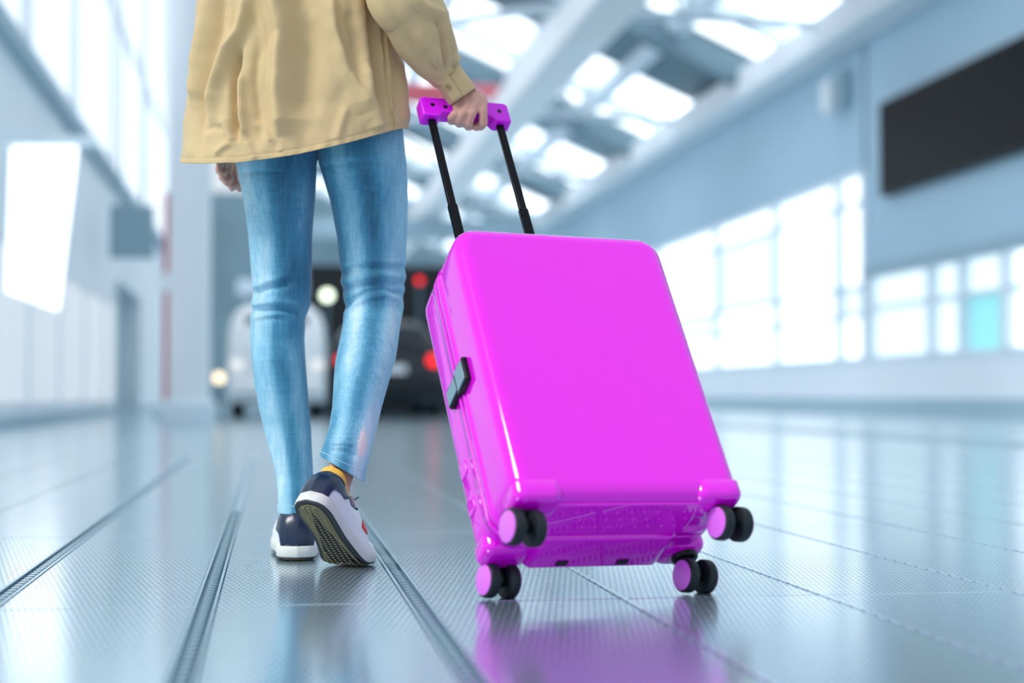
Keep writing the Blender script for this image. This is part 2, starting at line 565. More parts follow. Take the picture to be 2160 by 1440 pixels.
# ------------------------------------------------------------------ hall: left side
XL = -2.55
lw = MB()
lw.box((XL-.2, 20.2, 1.85), (.4, 13.6, 3.7))
lw.box((XL-.2, 29.5, 2.95), (.4, 5.0, 1.5))
lw.box((XL-.2, 46, 1.85), (.4, 28, 3.7))
tag(lw.build('wall_left', M['left_wall'], smooth=False), 'pale blue white wall on the left of the hall', 'wall', kind='structure')
tag(MB().box((XL+.02, 36, .05), (.16, 46, .1)).build('baseboard_left', M['grey_trim'], smooth=False), 'dark grey kerb along the foot of the left wall', 'baseboard', kind='structure')
tag(MB().box((XL+.05, 36, 3.72), (.2, 48, .16)).build('trim_5', M['grey_trim'], smooth=False), 'grey rail along the top of the left wall', 'rail', kind='structure')
dr = empty('door_1', (XL-.4, 29.5, 0)); tag(dr, 'wide grey doorway in the left wall', 'door', kind='structure')
bpy.context.view_layer.update()
child(MB().box((XL-.36, 29.5, 1.1), (.06, 5, 2.2)), 'door_leaf', M['grey_trim'], dr, smooth=False)
child(MB().box((XL-.31, 29.5, 1.1), (.06, .12, 2.2)), 'door_post', M['pale_wall'], dr, smooth=False)
cw = empty('window_3', (XL, 13.4, 3.8)); tag(cw, 'bright clerestory glazing above the left wall', 'window', kind='structure')
bpy.context.view_layer.update()
yy = [13.4, 17, 21, 26, 32, 40, 50, 60]
for i in range(len(yy)-1):
    for z0, z1 in ((3.85, 6.4), (6.5, 9.6)):
        child(MB().box((XL-.05, (yy[i]+yy[i+1])/2, (z0+z1)/2), (.04, yy[i+1]-yy[i]-.16, z1-z0)), 'pane', M['clerestory'], cw, smooth=False)
    child(MB().box((XL, yy[i], 6.7), (.16, .2, 5.8)), 'mullion', M['white_paint'], cw, smooth=False)
child(MB().box((XL, 36.7, 6.45), (.14, 46.6, .14)), 'rail', M['white_paint'], cw, smooth=False)

lg = empty('added_glazing', (XL, 15.5, .2)); tag(lg, 'low frosted glazing added to brighten the foot of the left wall', 'window', kind='structure')  # lit panes added to brighten this wall and its reflection in the floor
bpy.context.view_layer.update()
yy = [15.0, 17.2, 19.6, 22.2, 24.8, 26.6]
for i in range(len(yy)-1):
    child(MB().box((XL+.02, (yy[i]+yy[i+1])/2, .98), (.04, yy[i+1]-yy[i]-.12, 1.5)), 'pane', M['added_glow'], lg, smooth=False)
    child(MB().box((XL+.03, yy[i], .98), (.08, .12, 1.6)), 'mullion', M['left_wall'], lg, smooth=False)
child(MB().box((XL+.03, 20.8, 1.78), (.08, 11.7, .1)), 'rail', M['left_wall'], lg, smooth=False)

# projecting lightbox sign
sg = empty('projecting_sign', (-2.5, 14, 1.0)); tag(sg, 'blank white lit sign panel hanging from the left wall', 'sign')
bpy.context.view_layer.update()
P = [at(25, 312, 14), at(163, 312, 14), at(122, 655, 14), at(15, 615, 14)]
rings = [[p+np.array([0, dy, 0]) for p in P] for dy in (-.05, .05)]
child(MB().loft(rings), 'sign_panel', M['lightbox'], sg, smooth=False)
pa, pb = at(-40, 298, 14), at(205, 296, 14)
child(MB().box((pa+pb)/2, (abs(pb[0]-pa[0]), .1, .09)), 'bracket', M['pale_wall'], sg, smooth=False, bevel=.01)

# columns
def column(x, y, w, label, top=10.5):
    root = empty('column', (x, y, 0)); tag(root, label, 'column', group='white columns on the left')
    bpy.context.view_layer.update()
    n = 24
    def ring(r, z):
        return [(x+r*math.cos(q), y+r*math.sin(q), z) for q in np.linspace(0, 2*math.pi, n, endpoint=False)]
    child(MB().loft([ring(w, .25), ring(w, 3.4), ring(w*1.15, 4.4), ring(w*1.7, 6.5), ring(w*2.4, top)]), 'shaft', M['white_paint'], root)
    child(MB().loft([ring(w*1.35, 0), ring(w*1.35, .2), ring(w*1.05, .27)]), 'base', M['pale_wall'], root)
    return root
column(-.93, 18.5, .235, 'thick white column left of the walking legs')
column(-1.72, 30.0, .20, 'slim white column beyond the red post')
# red post
rp = empty('red_post', (-1.42, 21, 0)); tag(rp, 'narrow red post standing between the left wall and the column', 'post')
bpy.context.view_layer.update()
q = at(351, 800, 21); rp.location = (q[0], 21, 0); bpy.context.view_layer.update()
child(MB().box((q[0], 21, 1.45), (.09, .09, 2.9)), 'post', M['red_paint'], rp, smooth=False, bevel=.01)
child(MB().box((q[0], 21, .03), (.3, .3, .06)), 'foot', M['grey_trim'], rp, smooth=False, bevel=.01)
child(MB().box((q[0], 20.94, 1.75), (.2, .03, .24)), 'plate', M['white_paint'], rp, smooth=False)
# hanging grey sign
hs = empty('hanging_sign', (-1.9, 24, 2.4)); tag(hs, 'blurred blue grey sign hanging before the left wall', 'sign')
bpy.context.view_layer.update()
a, c = at(232, 432, 24), at(325, 545, 24)
child(MB().box((a+c)/2, (abs(c[0]-a[0]), .12, abs(a[2]-c[2]))), 'board', M['mid_steel'], hs, smooth=False, bevel=.03)
for s in (.25, .75):
    x = a[0]+(c[0]-a[0])*s
    child(MB().tube([(x, 24, a[2]-.02), (x, 24, roof_z(x)-.02)], .02, 8), 'hanger', M['grey_trim'], hs)

# far end
fw = MB(); fw.box((4, 86, 5.5), (60, .5, 11))
tag(fw.build('wall_back', M['far_wall'], smooth=False), 'dim blue grey wall at the far end of the hall', 'wall', kind='structure')
pt = MB(); pt.box((3.15, 28.6, 1.3), (5.1, .3, 2.6))
tag(pt.build('wall_dark', M['black_void'], smooth=False), 'dark shutter wall behind the parked cars', 'wall', kind='structure')
tag(MB().box((4.2, 55, 6.0), (9.5, .5, .7)).build('trim_6', M['mid_steel'], smooth=False), 'grey crossbeam at the far end above the dark shutter', 'beam', kind='structure')
tag(MB().box((4.2, 48, 3.5), (10.5, .5, .45)).build('trim_7', M['pale_wall'], smooth=False), 'pale lower crossbeam at the far end', 'beam', kind='structure')


def car(loc, paint, label, h, w, boxy, lamp_mat, lamp_z):
    root = empty('car', loc); tag(root, label, 'car', group='parked cars')
    bpy.context.view_layer.update()
    X, Y, _ = loc
    def sec(y, hw, z0, z1, tw):
        # body section: sills to roof, rounded
        pts = []
        for a_ in np.linspace(0, 1, 15):
            ang = math.pi*a_
            cx = math.cos(ang); sx = math.sin(ang)
            px_ = hw*math.copysign(abs(cx)**(boxy*.65), cx)*(1-(1-tw)*sx**3)
            pz = z0+(z1-z0)*sx**boxy
            pts.append((X+px_, y, pz))
        return pts
    secs = [sec(Y-.02, w*.86, .30, h*.62, .9), sec(Y+.06, w*.98, .22, h*.80, .86), sec(Y+.30, w, .2, h*.97, .82), sec(Y+.9, w, .2, h, .80),
            sec(Y+2.1, w, .2, h*.97, .80), sec(Y+2.9, w, .2, h*.66, .92), sec(Y+3.6, w*.96, .2, h*.58, .92), sec(Y+3.75, w*.85, .3, h*.46, .9)]
    child(MB().loft(secs), 'body', paint, root, angle=60)
    child(MB().box((X, Y+.10, h*.78), (w*1.25, .05, h*.2), np.array([[1, 0, 0], [0, .93, -.36], [0, .36, .93]])), 'rear_window', M['car_glass'], root, bevel=.02)
    child(MB().box((X, Y-.06, .42), (w*1.9, .16, .2)), 'bumper', M['rubber'] if paint is M['dark_car'] else paint, root, bevel=.05)
    child(MB().box((X, Y-.05, .68), (.5, .03, .12)), 'plate', M['white_paint'], root, smooth=False)
    for s in (-1, 1):
        child(MB().ellipsoid((X+s*w*.80, Y+.0, lamp_z), (.10, .06, .09)), 'lamp', lamp_mat, root)
        for yw in (.65, 3.0):
            child(MB().lathe((X+s*(w-.12)-.09, Y+yw, .30), (1, 0, 0), [(0, .2), (.02, .3), (.16, .3), (.18, .2)]), 'wheel', M['rubber'], root)
    return root


car((.06, 22.4, 0), M['white_car'], 'blurred white parked car seen between the legs', 1.62, .68, .32, M['lamp_head'], .72)
car((1.62, 22.8, 0), M['dark_car'], 'blurred dark parked car with red lamps behind the suitcase', 1.42, .80, .55, M['lamp_red'], .80)


def post_lamp(u, v, Y, m, label, r, h=None):
    p = at(u, v, Y)
    root = empty('post_lamp', (p[0], Y, 0)); tag(root, label, 'lamp')
    bpy.context.view_layer.update()
    child(MB().ellipsoid(p, (r, r, r), 16, 10), 'globe', m, root)
    child(MB().tube([(p[0], Y, .0), (p[0], Y, p[2]-r*.9)], .03, 8, False), 'pole', M['dark_steel'], root)
    child(MB().lathe((p[0], Y, 0), (0, 0, 1), [(0, .1), (.03, .1), (.05, .04)]), 'foot', M['dark_steel'], root)
post_lamp(690, 623, 27.6, M['lamp_white'], 'round pale green lamp glowing between the legs', .10)
post_lamp(462, 797, 20.5, M['lamp_peach'], 'low warm lamp left of the white car', .07)
post_lamp(885, 592, 27.9, M['lamp_red'], 'dim red lamp beside the right knee', .06)

# ------------------------------------------------------------------ suitcase
SW, SH, SD = .3614, .5063, .2017
su, sv, sw_ = np.array([.9739, .2265, -.0167]), np.array([-.1191, .5717, .8118]), np.array([-.1935, .7886, -.5837])
so_ = np.array([.5141, 2.2648, .1586])
mw = Matrix(((su[0], sw_[0], sv[0], so_[0]), (su[1], sw_[1], sv[1], so_[1]), (su[2], sw_[2], sv[2], so_[2]), (0, 0, 0, 1)))
case = empty('suitcase', mat=mw)
tag(case, 'glossy magenta hard-shell suitcase rolling behind the person', 'suitcase')
bpy.context.view_layer.update()


def S(x, y, z):
    return so_+su*x+sw_*y+sv*z


def rrect(inset, y, rc=.040, n=10, w=SW, h=SH):
    r = max(rc-inset, .004)
    x, z0, z1 = w/2-inset, inset, h-inset
    pts = []
    for cx, cz, a0 in ((x-r, z1-r, 0), (-x+r, z1-r, 90), (-x+r, z0+r, 180), (x-r, z0+r, 270)):
        for k in range(n):
            a = math.radians(a0+90*k/(n-1))
            pts.append((cx+r*math.cos(a), y, cz+r*math.sin(a)))
    # straight runs get a few points so the loft shades evenly
    out = []
    for i in range(len(pts)):
        p, q = np.array(pts[i]), np.array(pts[(i+1) % len(pts)])
        out.append(tuple(p))
        if np.linalg.norm(q-p) > .05:
            for t in (.06, .25, .5, .75, .94):
                out.append(tuple(p+(q-p)*t))
    return out


def shell(face_y, rim_y, r=.024):
    s = 1 if rim_y > face_y else -1
    rings = []
    for ins, dy in ((.13, -.0015), (.09, -.001), (.05, -.0004), (.032, 0), (.026, 0)):
        rings.append(rrect(ins, face_y+s*(dy+.0015)))
    for a in np.linspace(0, 90, 9):
        a = math.radians(a)
        rings.append(rrect(r*(1-math.sin(a)), face_y+s*(r*(1-math.cos(a))+.0015)))
    for t in (.2, .5, .8):
        y = face_y+s*r+(rim_y-s*.012-face_y-s*r)*t
        rings.append(rrect(-.0008*math.sin(t*3), y))
    rings.append(rrect(0, rim_y-s*.0115))
    rings.append(rrect(-.0022, rim_y-s*.010))
    rings.append(rrect(-.0024, rim_y-s*.001))
    rings.append(rrect(-.0012, rim_y))
    rings.append(rrect(.006, rim_y))
    return MB().loft(rings, True, False)


shell(0, .108).build('front_shell', M['magenta'], case, angle=60)
shell(SD, .114).build('back_shell', M['magenta'], case, angle=60)
MB().loft([rrect(.0035, .104), rrect(.0035, .118)], False, False).build('seam_gasket', M['gasket'], case, angle=60)
# inner lining closes the body
MB().loft([rrect(.02, .03), rrect(.02, .17)]).build('lining', M['gasket'], case, smooth=False)

# latch on the left side
for side in (-1,):
    X0 = side*SW/2
    la = MB()
    prof = [(.060, .020), (.060, -.022), (.100, -.024), (.108, -.017), (.146, -.019), (.150, -.012), (.150, .010), (.146, .016), (.106, .016), (.098, .022)]
    z0 = .268
    la.prism([(p[0], p[1]+z0) for p in prof], X0-.0095, X0+.003, (1, 2, 0))
    lo = la.build('latch', M['black'], case, bevel=.0025, seg=3)
    lt = MB().prism([(.064, z0-.018), (.098, z0-.020), (.098, z0+.017), (.064, z0+.016)], X0-.0112, X0-.009, (1, 2, 0))
    lt.build('latch_lever', M['latch'], lo, bevel=.001)
    lt = MB().prism([(.104, z0-.013), (.145, z0-.015), (.145, z0+.011), (.104, z0+.012)], X0-.0108, X0-.009, (1, 2, 0))
    lt.build('latch_plate', M['latch'], lo, bevel=.001)
# two low raised pads on the left of the back shell
for z in (.085, .150):
    MB().prism([(.150, z-.012), (.178, z-.014), (.178, z+.012), (.160, z+.016), (.150, z+.010)], -SW/2-.0025, -SW/2+.004, (1, 2, 0)).build('side_pad', M['magenta'], case, bevel=.0015)

# wheel housings at the four bottom corners
def housing(sx, front):
    x0, x1 = (SW/2+.0012)*sx, (SW/2-.075)*sx
    y0, y1 = (-.0012, .066) if front else (SD+.001, SD-.062)
    z0, z1 = -.005, .028
    n = 8
    rings = []
    # rounded block
    def rr(z, ins):
        xa, xb = sorted((x0, x1)); ya, yb = sorted((y0, y1))
        xa += ins; xb -= ins; ya += ins; yb -= ins
        r = .018
        pts = []
        for cx, cy, a0 in ((xb-r, yb-r, 0), (xa+r, yb-r, 90), (xa+r, ya+r, 180), (xb-r, ya+r, 270)):
            for k in range(n):
                a = math.radians(a0+90*k/(n-1))
                pts.append((cx+r*math.cos(a), cy+r*math.sin(a), z))
        return pts
    for a in np.linspace(0, 90, 6):
        a = math.radians(a)
        rings.append(rr(z0+.014*(1-math.sin(a)), .014*(1-math.cos(a))) if False else rr(z0+.014*(1-math.cos(a)), .014*(1-math.sin(a))))
    rings.append(rr(z1-.003, 0)); rings.append(rr(z1, .003))
    return MB().loft(rings)
for sx in (-1, 1):
    for fr in (True, False):
        housing(sx, fr).build('wheel_housing', M['magenta'], case, angle=50)

# bottom skid with two dark slots, rows of small bumps
sk = MB()
poly = [(-.118, .004), (-.104, -.010), (.104, -.010), (.118, .004)]
sk.prism(poly, .104, .190)
skid = sk.build('bottom_skid', M['magenta'], case, bevel=.006, seg=4)
for x in (-.055, .045):
    MB().box((x, .172, -.0105), (.018, .012, .003)).build('slot', M['black'], skid, smooth=False)
MB().prism([(-.125, .002), (-.118, -.004), (.118, -.004), (.125, .002)], .020, .100).build('bottom_plate', M['magenta'], case, bevel=.004, seg=3)
bump_mesh = None
for r_, y in enumerate((.040, .060, .080)):
    for i in range(10):
        x = -.098+.0215*i+(.0107 if r_ % 2 else 0)
        if bump_mesh is None:
            bo = MB().lathe((0, 0, 0), (0, 0, -1), [(-.001, .0024), (.0006, .0022), (.0016, .0012)], 8).build('bump', M['magenta'], case)
            bump_mesh = bo.data
        else:
            bo = bpy.data.objects.new('bump', bump_mesh); COL.objects.link(bo); bo.parent = case
        bo.location = (x, y, -.004)


def wheel(xc, yc, zc, swivel, hz):
    """twin castor: fork from the housing at height hz down to the axle at (xc, yc, zc)"""
    R = .0262
    c, s = math.cos(swivel), math.sin(swivel)
    ax = np.array([c, s, 0])
    fw_ = np.array([-s, c, 0])
    P0 = np.array([xc, yc, zc])
    root = MB()
    # yoke between the two discs
    root.tube([P0+np.array([0, 0, 0])+fw_*-.002, P0+fw_*.006+np.array([0, 0, .018]), np.array([xc, yc, hz-.006])+fw_*.012], [.0115, .0105, .0125], 16)
    root.lathe(np.array([xc, yc, hz-.010])+fw_*.012, (0, 0, 1), [(0, .017), (.004, .021), (.014, .021)], 20)
    root.lathe(P0-ax*.027, ax, [(0, .004), (.054, .004)], 12)
    yo = root.build('castor', M['black'], case, angle=50)
    for sd in (-1, 1):
        a0 = P0+ax*sd*.0085
        prof = [(0, R*.86), (.001, R*.965), (.003, R), (.0125, R), (.0155, R*.97), (.017, R*.90)]
        MB().lathe(a0, ax*sd, prof, 36).build('tyre', M['rubber'], yo, angle=40)
        MB().lathe(a0+ax*sd*.0165, ax*sd, [(0, R*.88), (.0018, R*.86), (.0024, R*.80), (.0026, .001)], 36).build('hub_cap', M['magenta_hub'], yo, angle=40)
    return yo


def local_of(P):
    d = np.asarray(P)-so_
    return d@su, d@sw_, d@sv


SWV = math.radians(9)
for u_, v_ in ((1052, 1262), (1467, 1251)):
    # axle one wheel radius above the floor contact
    r = RIGHT*(u_-1080)/F_PX-UP*(v_-720)/F_PX+FWD
    G = EYE+r*(-CAM_H/r[2])
    loc = local_of(G+np.array([0, 0, .0262]))
    wheel(loc[0], loc[1], loc[2], SWV, -.004)
for u_, v_, d in ((1104, 1113, .036), (1540, 1104, .036)):
    # raised pair: on the plane y = d of the case
    r = RIGHT*(u_-1080)/F_PX-UP*(v_-720)/F_PX+FWD
    k = ((so_+sw_*d-EYE)@sw_)/(r@sw_)
    loc = local_of(EYE+r*k)
    wheel(loc[0], d, loc[2], SWV, -.004)

# telescopic handle
HX, HY, HL = -.022, .178, .408
for s in (-1, 1):
    x = HX+s*.0665
    MB().prism([(x-.0085, HY-.0055), (x+.0085, HY-.0055), (x+.0085, HY+.0055), (x-.0085, HY+.0055)], SH-.02, SH+.205, (0, 1, 2)).build('outer_tube', M['black_metal'], case, bevel=.003, seg=3)
    MB().prism([(x-.0070, HY-.0045), (x+.0070, HY-.0045), (x+.0070, HY+.0045), (x-.0070, HY+.0045)], SH+.20, SH+HL+.02, (0, 1, 2)).build('inner_tube', M['black_metal'], case, bevel=.0025, seg=3)
MB().prism([(HX-.095, HY-.014), (HX+.095, HY-.014), (HX+.095, HY+.014), (HX-.095, HY+.014)], SH-.006, SH+.004, (0, 1, 2)).build('handle_bezel', M['black'], case, bevel=.004)
gz = SH+HL
gp = [(-.086, .003), (-.086, .046), (-.080, .051), (.080, .051), (.086, .046), (.086, .003), (.054, .003), (.046, .015), (-.046, .015), (-.054, .003)]
gr = MB().prism([(HX+p[0], gz+p[1]) for p in gp], HY-.0145, HY+.0145, (0, 2, 1))
grip = gr.build('grip', M['magenta_grip'], case, bevel=.005, seg=4)
for x, z in ((-.064, .030), (-.040, .027), (.066, .028)):
    MB().lathe((HX+x, HY-.0140, gz+z), (0, -1, 0), [(0, .0046), (.0008, .0044), (.0009, .0030)], 14).build('screw', M['black'], grip)
GC = S(HX, HY, gz+.033)

# ------------------------------------------------------------------ person
person = empty('person', (.07, 2.98, 0))
tag(person, 'person in khaki shirt and light blue jeans walking away, pulling the suitcase', 'person')
bpy.context.view_layer.update()
PINV = Matrix.Translation(person.location).inverted()


def pchild(mb, nm, m, parent=None, **kw):
    o = mb.build(nm, m, parent or person, **kw)
    if parent is None:
        o.matrix_parent_inverse = PINV
    return o


def toward(P, d):
    return np.asarray(P)-FWD*d


# --- leg tables: photo row, left edge, right edge, distance, depth/width ratio
LEFT = [(262, 498, 690, 3.02, .90), (345, 496, 669, 3.02, .95), (420, 512, 666, 3.03, .98), (500, 522, 660, 3.04, 1.0), (600, 530, 658, 3.05, 1.02), (625, 530, 657, 3.05, 1.02),
        (655, 529, 655, 3.05, 1.0), (680, 527, 646, 3.05, 1.02), (715, 527, 643, 3.05, 1.05), (760, 529, 645, 3.04, 1.08), (810, 535, 649, 3.04, 1.08), (860, 545, 653, 3.04, 1.06), (900, 555, 657, 3.04, 1.05), (940, 565, 659, 3.032, 1.04),
        (1000, 582, 662, 3.022, 1.08), (1040, 585, 661, 3.014, 1.12), (1082, 586, 660, 3.010, 1.12)]
RGHT = [(262, 660, 850, 3.0, .90), (345, 671, 860, 3.0, .95), (420, 695, 861, 3.01, .98), (500, 711, 860, 3.01, 1.0), (570, 717, 856, 3.01, 1.0), (600, 719, 855, 3.01, 1.0),
        (650, 726, 852, 3.0, 1.02), (680, 722, 847, 2.985, 1.05), (720, 714, 841, 2.965, 1.08), (760, 707, 834, 2.945, 1.1), (800, 703, 823, 2.925, 1.1), (860, 699, 805, 2.895, 1.06), (900, 693, 796, 2.878, 1.02),
        (940, 685, 784, 2.86, 1.0), (970, 678, 774, 2.85, 1.0), (990, 676, 768, 2.845, 1.0)]


def folds(P2, lines):
    """sum of ridges (height > 0) and furrows along polylines given in photo rows/columns; widths differ on either side"""
    H = np.zeros(len(P2))
    for pts, wl_, wr_, h in lines:
        pts = np.array(pts, float)
        best = np.full(len(P2), 1e9); sgn = np.zeros(len(P2)); along = np.zeros(len(P2))
        tot = len(pts)-1
        for i in range(tot):
            a, b_ = pts[i], pts[i+1]
            d = b_-a; L2 = d@d
            t = np.clip(((P2-a)@d)/L2, 0, 1)
            v = P2-(a+t[:, None]*d)
            dist = np.hypot(v[:, 0], v[:, 1])
            m_ = dist < best
            best[m_] = dist[m_]
            cr = d[0]*v[:, 1]-d[1]*v[:, 0]
            sgn[m_] = np.sign(cr)[m_]
            along[m_] = ((i+t)/tot)[m_]
        w = np.where(sgn > 0, wl_, wr_)
        H += h*np.exp(-(best/w)**2)*np.clip(np.minimum(along, 1-along)*6+.25, 0, 1)
    return H


KNEE_L = [([(524, 622), (569, 606), (614, 596)], 7, 9, -.0065), ([(524, 610), (565, 596), (600, 588)], 9, 9, .003),
          ([(524, 656), (589, 650), (638, 660), (662, 656)], 6, 6, -.0065), ([(524, 642), (585, 636), (640, 648)], 7, 7, .0035),
          ([(550, 672), (610, 668), (652, 672)], 6, 6, -.003), ([(632, 682), (650, 668), (664, 650)], 5, 6, -.006), ([(524, 670), (590, 664), (640, 676)], 6, 6, .003),
          ([(505, 366), (540, 360), (600, 362)], 6, 6, -.002), ([(560, 420), (600, 414), (650, 418)], 8, 8, -.0015)]
KNEE_R = [([(712, 579), (742, 566), (803, 562), (858, 566)], 6, 6, -.0045), ([(712, 568), (742, 555), (803, 551), (858, 553)], 7, 7, .002),
          ([(712, 612), (750, 606), (803, 596), (860, 600)], 6, 6, -.0055), ([(712, 595), (750, 588), (803, 580), (860, 584)], 7, 7, .0035),
          ([(720, 655), (742, 631), (775, 614), (815, 608), (858, 626)], 5, 7, -.0070), ([(724, 668), (745, 645), (776, 628), (815, 621), (856, 638)], 6, 8, .0030),
          ([(838, 660), (846, 640), (858, 625)], 5, 5, -.004), ([(670, 352), (740, 342), (820, 338)], 6, 6, -.002),
          ([(700, 935), (722, 932), (745, 938)], 4, 4, .003), ([(690, 950), (730, 952), (752, 964)], 4, 4, -.003)]


def leg_mesh(tab, creases, hem_y, slant, band, nc=84, nr=230):
    ys = np.concatenate([np.linspace(tab[0][0], hem_y-band-2, nr), np.array([hem_y-band-.5, hem_y-band+1.5]), np.linspace(hem_y-band+3, hem_y, 7)])
    P, nor, th = [], [], []
    for y in ys:
        xl, xr, Y, ratio = (interp(y, tab, j) for j in (1, 2, 3, 4))
        a, c = at(xl, y, Y), at(xr, y, Y)
        ctr = (a+c)/2; hw = np.linalg.norm(c-a)/2*.985
        for q in np.linspace(0, 2*math.pi, nc, endpoint=False):
            n = np.array([math.cos(q), math.sin(q), 0])
            p = ctr+np.array([hw*math.cos(q), hw*ratio*math.sin(q), 0])
            # slanted hem
            k = max(0, (y-(hem_y-90))/90)
            p[2] -= slant*hw*math.cos(q)*k
            band_ = 1 if y > hem_y-band else 0
            P.append(p+n*(.0018*band_)); nor.append(n); th.append(q)
    P = np.array(P); nor = np.array(nor)
    p2 = px(P)
    rear = np.clip(-nor[:, 1]*1.6+.5, .25, 1)
    d = folds(p2, creases)*rear*1.5
    for i in range(len(P)):
        d[i] += .0016*noise.noise(Vector((P[i][0]*14, P[i][1]*14, P[i][2]*9)))
    P = P+nor*d[:, None]
    n = len(ys)
    f = [(r*nc+i, r*nc+(i+1) % nc, (r+1)*nc+(i+1) % nc, (r+1)*nc+i) for r in range(n-1) for i in range(nc)]
    return P, f


def pose(ball_world, ball_local, pitch, toe_out, roll=0, size=1.0):
    """pitch raises the heel, toe_out turns the toes to the right"""
    Rz = Matrix.Rotation(-toe_out, 3, 'Z'); Rx = Matrix.Rotation(-pitch, 3, 'X'); Ry = Matrix.Rotation(roll, 3, 'Y')
    R = np.array(Rz@Rx@Ry)*size
    t = np.asarray(ball_world)-R@np.asarray(ball_local)
    m4 = np.eye(4); m4[:3, :3] = R; m4[:3, 3] = t
    return m4


def floor_pt(u, v, z=0):
    r = RIGHT*(u-1080)/F_PX-UP*(v-720)/F_PX+FWD
    return EYE+r*((z-CAM_H)/r[2])


TH_R = math.radians(43)
POSE_R = pose(floor_pt(725, 1190, .0045), (0, .182, 0), TH_R, math.radians(33), math.radians(0), .95)
POSE_L = pose(floor_pt(627, 1179, .0045), (0, .0, 0), 0, math.radians(0), 0, 1.0)


def in_shoe(M4, p):
    return M4[:3, :3]@np.array(p)+M4[:3, 3]


# --- body: one skin surface from overlapping limbs, fused
body = MB()
def leg_axis(tab, y):
    xl, xr, Y = (interp(y, tab, j) for j in (1, 2, 3))
    a, c = at(xl, y, Y), at(xr, y, Y)
    return (a+c)/2, np.linalg.norm(c-a)/2
for tab, end in ((LEFT, 1070), (RGHT, 965)):
    pts, rad = [], []
    for y in np.linspace(260, end, 12):
        c, r = leg_axis(tab, y)
        pts.append(c); rad.append(r*.70)
    body.tube(pts, rad, 20)
# ankles and feet inside the shoes
for tab, end, P4 in ((LEFT, 1045, POSE_L), (RGHT, 940, POSE_R)):
    top_, _r = leg_axis(tab, end)
    an = in_shoe(P4, (0, .062, .100))
    body.tube([top_, top_*.4+an*.6, an, in_shoe(P4, (0, .064, .065)), in_shoe(P4, (0, .075, .045))], [.024, .0235, .0235, .025, .026], 18)
    body.tube([in_shoe(P4, (0, .07, .05)), in_shoe(P4, (0, .115, .045)), in_shoe(P4, (0, .145, .040))], [.026, .025, .022], 14)
    body.tube([in_shoe(P4, (0, .03, .045)), in_shoe(P4, (0, .055, .055))], [.021, .024], 14)
    for s_ in (-1, 1):
        body.ellipsoid(in_shoe(P4, (s_*.021, .064, .083)), (.008, .009, .010))
    body.tube([top_*.5+an*.5+(in_shoe(P4, (0, .036, .10))-an), in_shoe(P4, (0, .034, .085)), in_shoe(P4, (0, .030, .06))], [.008, .008, .010], 10)
# pelvis, torso, neck, head (above the picture)
hipc = np.array([.075, 3.01, .90])
body.ellipsoid(hipc, (.130, .105, .12))
body.tube([(.08, 3.01, .90), (.07, 3.01, 1.05), (.06, 3.02, 1.20), (.06, 3.02, 1.32)], [.125, .112, .125, .12], 20)
body.tube([(-.09, 3.02, 1.36), (.06, 3.02, 1.37), (.21, 3.02, 1.36)], [.055, .075, .055], 16)
body.tube([(.06, 3.02, 1.36), (.06, 3.03, 1.50)], [.055, .05], 16)
body.ellipsoid((.06, 3.05, 1.60), (.075, .095, .115))
body.ellipsoid((.06, 3.08, 1.55), (.055, .065, .07))
body.tube([(.06, 3.142, 1.61), (.06, 3.160, 1.58)], [.008, .013], 10)
for s in (-1, 1):
    body.ellipsoid((.06+s*.076, 3.05, 1.59), (.010, .018, .030))
# right arm and hand
SHO_R, ELB_R = np.array([.225, 3.01, 1.36]), at(868, 0, 2.845)
WR = toward(at(966, 182, GC[1]), .006)
body.tube([SHO_R, (SHO_R+ELB_R)/2+np.array([.01, 0, 0]), ELB_R], [.05, .043, .037], 16)
body.tube([ELB_R, at(896, 82, 2.89), at(922, 126, 2.912), WR], [.036, .033, .026, .0215], 16)


def hp(u, v, d):
    return toward(at(u, v, GC[1]), d)


WR2 = hp(974, 198, .008)
body.tube([WR, WR2], [.0225, .0225], 14)
R_MCP = {'index': (1017, 219, .022), 'middle': (1003, 221, .028), 'ring': (985, 228, .028), 'pinky': (966, 237, .024)}
R_FING = {'index': [(1020, 238, .032), (1020, 263, .026), (1014, 268, .004), (1010, 258, -.018)],
          'middle': [(998, 243, .035), (989, 263, .026), (988, 268, .002), (990, 254, -.020)],
          'ring': [(979, 243, .034), (969, 257, .026), (969, 262, .002), (972, 250, -.018)],
          'pinky': [(960, 245, .030), (952, 252, .025), (952, 257, .003), (956, 247, -.014)]}
R_RAD = {'index': .0084, 'middle': .0086, 'ring': .0082, 'pinky': .0074}
WS = {'index': (990, 196, .005), 'middle': (982, 199, .010), 'ring': (973, 203, .010), 'pinky': (963, 208, .006)}
for k in R_MCP:
    r = R_RAD[k]
    m_ = hp(*R_MCP[k])
    body.tube([hp(*WS[k]), (hp(*WS[k])+m_)/2+np.array([0, 0, .001]), m_], [.0135, .0118, r*1.12], 12)
    ch = [hp(*q_) for q_ in R_FING[k]]
    # bend points get their own knuckle swelling
    path = [m_, (m_+ch[0])/2, ch[0], (ch[0]+ch[1])/2, ch[1], ch[2], ch[3]]
    body.tube(path, [r*1.12, r*1.0, r*.98, r*.96, r*1.04, r*.94, r*.84], 14)
# web of the palm and the thumb closing from the far side
body.tube([hp(966, 214, .004), hp(990, 214, .006), hp(1008, 208, .006)], [.012, .013, .012], 12)
body.tube([hp(992, 200, .002), hp(1016, 214, -.004), hp(1021, 236, -.020), hp(1011, 258, -.014), hp(1005, 269, .006)], [.014, .0125, .0105, .0095, .0078], 14)
